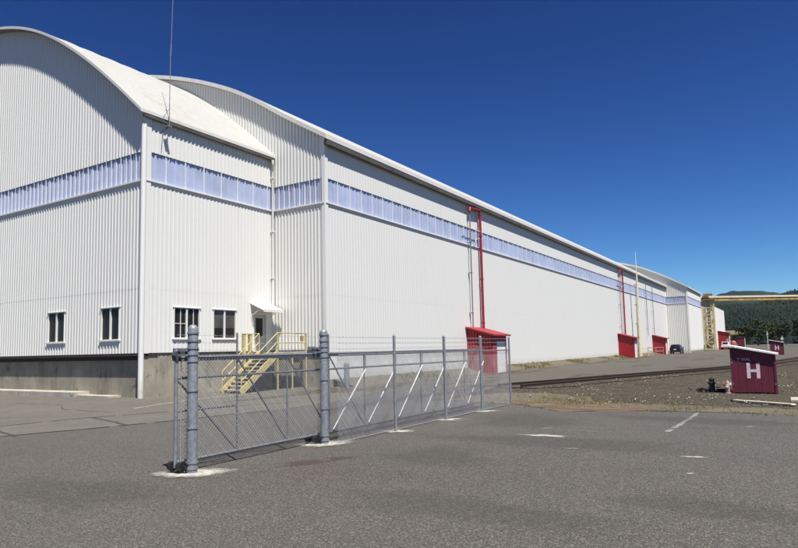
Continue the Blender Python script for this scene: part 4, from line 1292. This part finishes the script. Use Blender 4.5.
o = thing('storage_crate', 'dark maroon storage crate with pale corner post, right of the orange tank', 'crate', (-13.3, 214, 0))
mb = MB(); mb.box(0, 1.9, 0, 2.2, 0.15, 3.3); mb.build('body', 'maroon', o)
mb = MB(); mb.box(1.9, 2.05, -0.05, 0.12, 0, 3.3); mb.build('corner_post', 'white_paint', o)
mb = MB(); mb.box(-0.1, 2.1, -0.1, 2.3, 3.3, 3.45); mb.build('lid', 'maroon', o)
o = thing('white_standpipe', 'slim white standpipe with crossbar between the truck and the orange tank', 'pipe', (-15.4, 208, 0))
mb = MB(); mb.tube([(0, 0, 0), (0, 0, 3.2)], 0.16, 8); mb.build('pipe', 'white_paint', o)
mb = MB(); mb.tube([(-0.6, 0, 2.7), (0.6, 0, 3.0)], 0.12, 8); mb.build('crossbar', 'white_paint', o)
o = thing('low_warehouse', 'long low tan building far behind the red sheds, below the hill', 'building', (-44, 400, 0))
mb = MB(); mb.box(0, 20.5, 0, 30, 0, 6.4); mb.build('wall', 'tan', o)
mb = MB(); mb.prism([(-1, 6.4), (22.0, 6.4), (22.0, 6.7), (17, 8.6), (-1, 8.6)], 'y', -1, 31); mb.build('roof', 'tan', o)
for (x, y, h, lab) in ((-5.1, 200, 4.9, 'white marker pole standing before the trees, left of the farther H shed'), (-1.1, 130, 2.95, 'short white marker post just behind the farther H shed')):
    o = thing('marker_pole', lab, 'pole', (x, y, 0), 'white marker poles beyond the track')
    mb = MB(); mb.tube([(0, 0, 0), (0, 0, h)], 0.08 if h > 4 else 0.06, 8); mb.build('pole', 'white_paint', o)
    mb = MB(); mb.box(-0.2, 0.2, -0.12, -0.08, h * 0.80, h * 0.80 + 0.30); mb.build('sign_plate', 'white_paint', o)

# ------------------------------------------------------------------ trees
def leafy(mb, cx, cy, cz, rx, rz, n, size, rnd):
    for i in range(n):
        while True:
            x, y, z = rnd.uniform(-1, 1), rnd.uniform(-1, 1), rnd.uniform(-1, 1)
            q = x * x + y * y + z * z
            if 0.15 < q < 1: break
        p = Vector((cx + x * rx, cy + y * rx, cz + z * rz))
        s_ = size * rnd.uniform(0.6, 1.3)
        a = Vector((rnd.gauss(0, 1), rnd.gauss(0, 1), rnd.gauss(0, 1))).normalized(); b = a.orthogonal().normalized(); c = a.cross(b)
        mb.add([p + b * s_, p + c * s_ * .8, p - b * s_, p - c * s_ * .8 + a * s_ * .3], [(0, 1, 2, 3)])
def tree(x, y, h, w, mat, label, seed, grp='trees beyond the yard'):
    rnd = random.Random(seed)
    o = thing('tree', label, 'tree', (x, y, 0), grp)
    mb = MB(); mb.tube([(0, 0, 0), (0.1, 0, h * .3), (0.0, 0.2, h * .75)], [h * .028, h * .02, h * .008], 7)
    for i in range(5):
        a = rnd.uniform(0, 6.28); z = h * rnd.uniform(.25, .55)
        mb.tube([(0.05, 0.05, z), (w * .3 * math.cos(a), w * .3 * math.sin(a), z + h * .22)], [h * .011, h * .004], 5)
    mb.build('trunk', 'bark', o)
    mb = MB()
    for i in range(11):
        a = rnd.uniform(0, 6.28); rr = rnd.uniform(0.1, 0.62) * w / 2; z = h * rnd.uniform(0.30, 0.86)
        kz = 1 - abs(z / h - 0.5) * 0.9
        leafy(mb, rr * kz * math.cos(a), rr * kz * math.sin(a), z, w * rnd.uniform(.17, .27), h * rnd.uniform(.10, .17), 95, h * 0.034, rnd)
    mb.build('crown', mat, o)
    return o
tl = [(-35, 372, 6.0, 8, 'leaf_dark', 'small dark round tree beside the tan building, left of the others'),
      (-22.8, 360, 6.0, 6, 'leaf_dark', 'small dark tree right above the maroon crate'),
      (-21, 385, 12.5, 12, 'leaf', 'broad olive green tree right of the tan building'),
      (-14, 378, 14.5, 13, 'leaf', 'tallest olive green tree at the middle of the tree line'),
      (-7.5, 390, 13.0, 12, 'leaf', 'olive green tree behind the white marker pole'),
      (-1.5, 372, 11.5, 11, 'leaf_dark', 'dark tree behind the farther H shed'),
      (5.5, 380, 14, 12, 'leaf_dark', 'dark tree at the right edge of the picture'),
      (12, 370, 13, 12, 'leaf_dark', 'dark tree just beyond the right edge of the picture'),
      (-31, 470, 13, 12, 'leaf_dark', 'tall dark tree standing behind the tan building')]
for i, (x, y, h, w, mt, lab) in enumerate(tl):
    tree(x, y, h, w, mt, lab, 50 + i)

# ------------------------------------------------------------------ hills and forest
def hz(x, y):
    """near wooded hill height"""
    t = max(0.0, min(1.0, (y - 470) / 560.0)); t = t * t * (3 - 2 * t)
    base = 47 + 2.5 / (1 + math.exp(-(x + 25) / 12.0)) + 7 * math.sin(x * 0.011 + 1.3) + 4 * math.sin(x * 0.031 + 0.4) + 3 * math.sin(x * 0.07 + y * 0.013)
    edge = 1.0 if abs(x) < 1500 else 0.6
    return t * base * edge + 4 * t * math.sin(y * 0.02 + x * 0.015)
mb = MB(); mb.smooth = True
xs = [-1500 + 30 * i for i in range(101)]; ysg = [470 + 30 * i for i in range(25)]
b = len(mb.v)
for y in ysg:
    for x in xs: mb.v.append((x, y, hz(x, y) - 0.3))
for j in range(len(ysg) - 1):
    for i in range(len(xs) - 1):
        q = b + j * len(xs) + i
        mb.f.append([q, q + 1, q + len(xs) + 1, q + len(xs)]); mb.mi.append(0); mb.sm.append(True)
tag(mb.build('hill', 'hill'), kind='structure')
mb = MB(); mb.smooth = True
RZ = [(-900, 150), (-500, 172), (-330, 176), (-265, 199), (-190, 220), (-135, 214), (-70, 208), (-20, 199), (40, 197), (200, 203), (500, 180), (2600, 140)]
def rz(x): return interp(RZ, x) + 1.5 * math.sin(x * 0.045) + 1.2 * math.sin(x * 0.13 + 1) + 0.8 * math.sin(x * .37)
xs = [-2600 + 12 * i for i in range(420)]
for yy, kz in ((2300, 0.0), (2700, 0.55), (3000, 1.0), (3300, 0.8), (3900, 0.0)):
    for x in xs: mb.v.append((x, yy, rz(x * 3000 / yy if kz == 1 else x) * kz))
n = len(xs)
for j in range(4):
    for i in range(n - 1):
        mb.f.append([j * n + i, j * n + i + 1, (j + 1) * n + i + 1, (j + 1) * n + i]); mb.mi.append(0); mb.sm.append(True)
tag(mb.build('far_ridge', 'ridge'), kind='structure')
rnd = random.Random(99)
mb = MB()
def crown(x, y, z, h, r):
    """irregular layered crown"""
    nl = 3; ns_ = 6
    rings = []
    for l in range(nl):
        z0 = z + h * (0.12 + 0.26 * l); rr = r * (1 - 0.27 * l)
        base = len(mb.v); a0 = rnd.uniform(0, 6.28)
        for k in range(ns_):
            a = a0 + 6.283 * k / ns_; q = rr * rnd.uniform(0.7, 1.25)
            mb.v.append((x + q * math.cos(a), y + q * math.sin(a), z0 + rnd.uniform(-.05, .05) * h))
        mb.v.append((x + rnd.uniform(-.1, .1) * r, y, z0 + h * (0.42 if l < 2 else 0.40)))
        for k in range(ns_):
            mb.f.append([base + k, base + (k + 1) % ns_, base + ns_]); mb.mi.append(0); mb.sm.append(False)
for i in range(14000):
    y = 480 + (rnd.random() ** 0.9) * 600
    x = rnd.uniform(-0.30, 0.16) * y
    if rnd.random() < 0.10 and 0.3 < (math.sin(x * .02) + math.sin(y * .03)) : continue
    h = rnd.uniform(4, 8)
    crown(x, y, hz(x, y) - 1.0, h, h * rnd.uniform(0.5, 0.85))
tag(mb.build('forest', 'forest'), 'dark green forest covering the hillside behind the yard', 'forest', kind='stuff')

# ------------------------------------------------------------------ weeds, flowers and stones
def in_area(kind_):
    if kind_ == 'verge':
        return rnd.uniform(-8.6, 5.5), rnd.gauss(21.9, 0.65)
    if kind_ == 'yard':
        return rnd.uniform(-11.5, 4), 22.5 + rnd.random() ** 1.3 * 25
    return X1 + abs(rnd.gauss(0.9, 0.55)), rnd.uniform(30, 100)
def tuft(mb, x, y, z, h, n):
    for i in range(n):
        a = rnd.uniform(0, 6.28); ln = rnd.uniform(.3, .9) * h; ww = h * 0.07
        bx, by = x + rnd.gauss(0, h * .25), y + rnd.gauss(0, h * .25)
        mb.add([(bx - ww * math.sin(a), by + ww * math.cos(a), z), (bx + ww * math.sin(a), by - ww * math.cos(a), z), (bx + ln * .6 * math.cos(a), by + ln * .6 * math.sin(a), z + h * rnd.uniform(.6, 1.1))], [(0, 1, 2)])
def clumpy(x, y, s=1.0, ph=0.0):
    return math.sin(x * 1.3 * s + ph) + math.sin(y * 1.1 * s + ph * 2) + math.sin((x + y) * .7 * s) + math.sin((x * 2.1 - y * 1.7) * s + 1)
def ontrack(x, y): return False
dry, grn, flo = MB(), MB(), MB()
for i in range(3000):
    x, y = in_area('verge')
    if y < 20.4: continue
    if x < -3 and y < 20.9 and x > -7.5: continue
    if clumpy(x, y) + rnd.uniform(-1, 1) < 0.2: continue
    g = x > -3.6 and x < -1.0 and rnd.random() < 0.6
    if not g and rnd.random() < .35: continue
    tuft(grn if g or rnd.random() < .1 else dry, x, y, 0.0, rnd.uniform(.03, .10), 5)
for i in range(1700):
    x = rnd.uniform(-9.5, -4.5); y = 22.2 + abs(rnd.gauss(0, 2.0))
    if clumpy(x, y, 1.2) + rnd.uniform(-.8, .8) < 0.1: continue
    tuft(dry if rnd.random() < .85 else grn, x, y, 0.0, rnd.uniform(.03, .11), 5)
for i in range(2600):
    x, y = in_area('yard')
    if (x < -13.4 + (y - 30) * 0.33 + 2.0 and y > 30) or (-2.4 < x < 0.6 and 23.2 < y < 29.6): continue
    if clumpy(x, y, .6, 2.0) + rnd.uniform(-.7, .7) < 0.5: continue
    tuft(grn if rnd.random() < .35 else dry, x, y, 0.0, rnd.uniform(.03, .12), 5)
    if rnd.random() < 0.05 or (clumpy(x, y, .9, 4.0) > 1.5 and rnd.random() < .55):
        for k in range(rnd.randint(1, 2)):
            fx, fy, fz, s_ = x + rnd.gauss(0, .12), y + rnd.gauss(0, .12), rnd.uniform(.06, .2), rnd.uniform(.018, .04)
            flo.add([(fx - s_, fy, fz), (fx, fy - s_, fz), (fx + s_, fy, fz), (fx, fy + s_, fz), (fx, fy, fz + s_ * .8), (fx, fy, fz - s_ * .6)],
                    [(0, 1, 4), (1, 2, 4), (2, 3, 4), (3, 0, 4), (1, 0, 5), (2, 1, 5), (3, 2, 5), (0, 3, 5)])
for i in range(2600):
    x, y = in_area('bank')
    if clumpy(x * .6, y, .45, 1.0) + rnd.uniform(-.7, .7) < 0.45: continue
    zz = max(0.0, 0.43 - (x - X1) * 0.24)
    tuft(dry if rnd.random() < .6 else grn, x, y, zz - 0.02, rnd.uniform(.10, .34), 6)
tag(dry.build('dry_weeds', 'weed'), 'dry yellow weeds along the gravel edge and the warehouse wall', 'weeds', kind='stuff')
tag(grn.build('green_weeds', 'weed_green'), 'low green weeds scattered over the gravel', 'weeds', kind='stuff')
tag(flo.build('weed_flowers', 'flower'), 'pale flower heads scattered over the gravel weeds', 'flowers', kind='stuff')
sto = MB()
def stone(x, y, s_):
    vs = [(x + s_ * rnd.uniform(.6, 1.1) * dx, y + s_ * rnd.uniform(.6, 1.1) * dy, max(0.0, s_ * .3 + s_ * rnd.uniform(.4, .8) * dz)) for dx, dy, dz in ((1, 0, 0), (0, 1, 0), (-1, 0, 0), (0, -1, 0), (0, 0, 1), (0, 0, -1))]
    sto.add(vs, [(0, 1, 4), (1, 2, 4), (2, 3, 4), (3, 0, 4), (1, 0, 5), (2, 1, 5), (3, 2, 5), (0, 3, 5)])
for i in range(6500):
    y = 21.2 + rnd.random() ** 1.5 * 26; x = rnd.uniform(-12, 5)
    if x < -13.4 + (y - 30) * 0.33 + 1.0 and y > 30: continue
    stone(x, y, rnd.uniform(.012, .035) if rnd.random() < .93 else rnd.uniform(.04, .08))
for i in range(500):
    stone(rnd.uniform(-12, 5), rnd.gauss(20.6, 0.5), rnd.uniform(.008, .02))
tag(sto.build('ballast_stones', 'stone'), 'loose grey stones scattered over the gravel yard', 'stones', kind='stuff')

# ------------------------------------------------------------------ air between here and the far ridge
mb = MB(); mb.box(-3400, 3400, -60, 4300, -1.0, 262)
hz_ = mb.build('haze', 'paint_white')
mt = bpy.data.materials.new('haze_air'); mt.use_nodes = True; nt = mt.node_tree
nt.nodes.remove(nt.nodes['Principled BSDF'])
pv = nt.nodes.new('ShaderNodeVolumePrincipled'); pv.inputs['Color'].default_value = (0.66, 0.83, 1.0, 1); pv.inputs['Density'].default_value = 0.000020; pv.inputs['Anisotropy'].default_value = 0.0
nt.links.new(pv.outputs[0], nt.nodes['Material Output'].inputs['Volume'])
hz_.data.materials.clear(); hz_.data.materials.append(mt)
tag(hz_, 'thin pale air haze that makes the far ridge fade to blue', 'haze', kind='stuff')
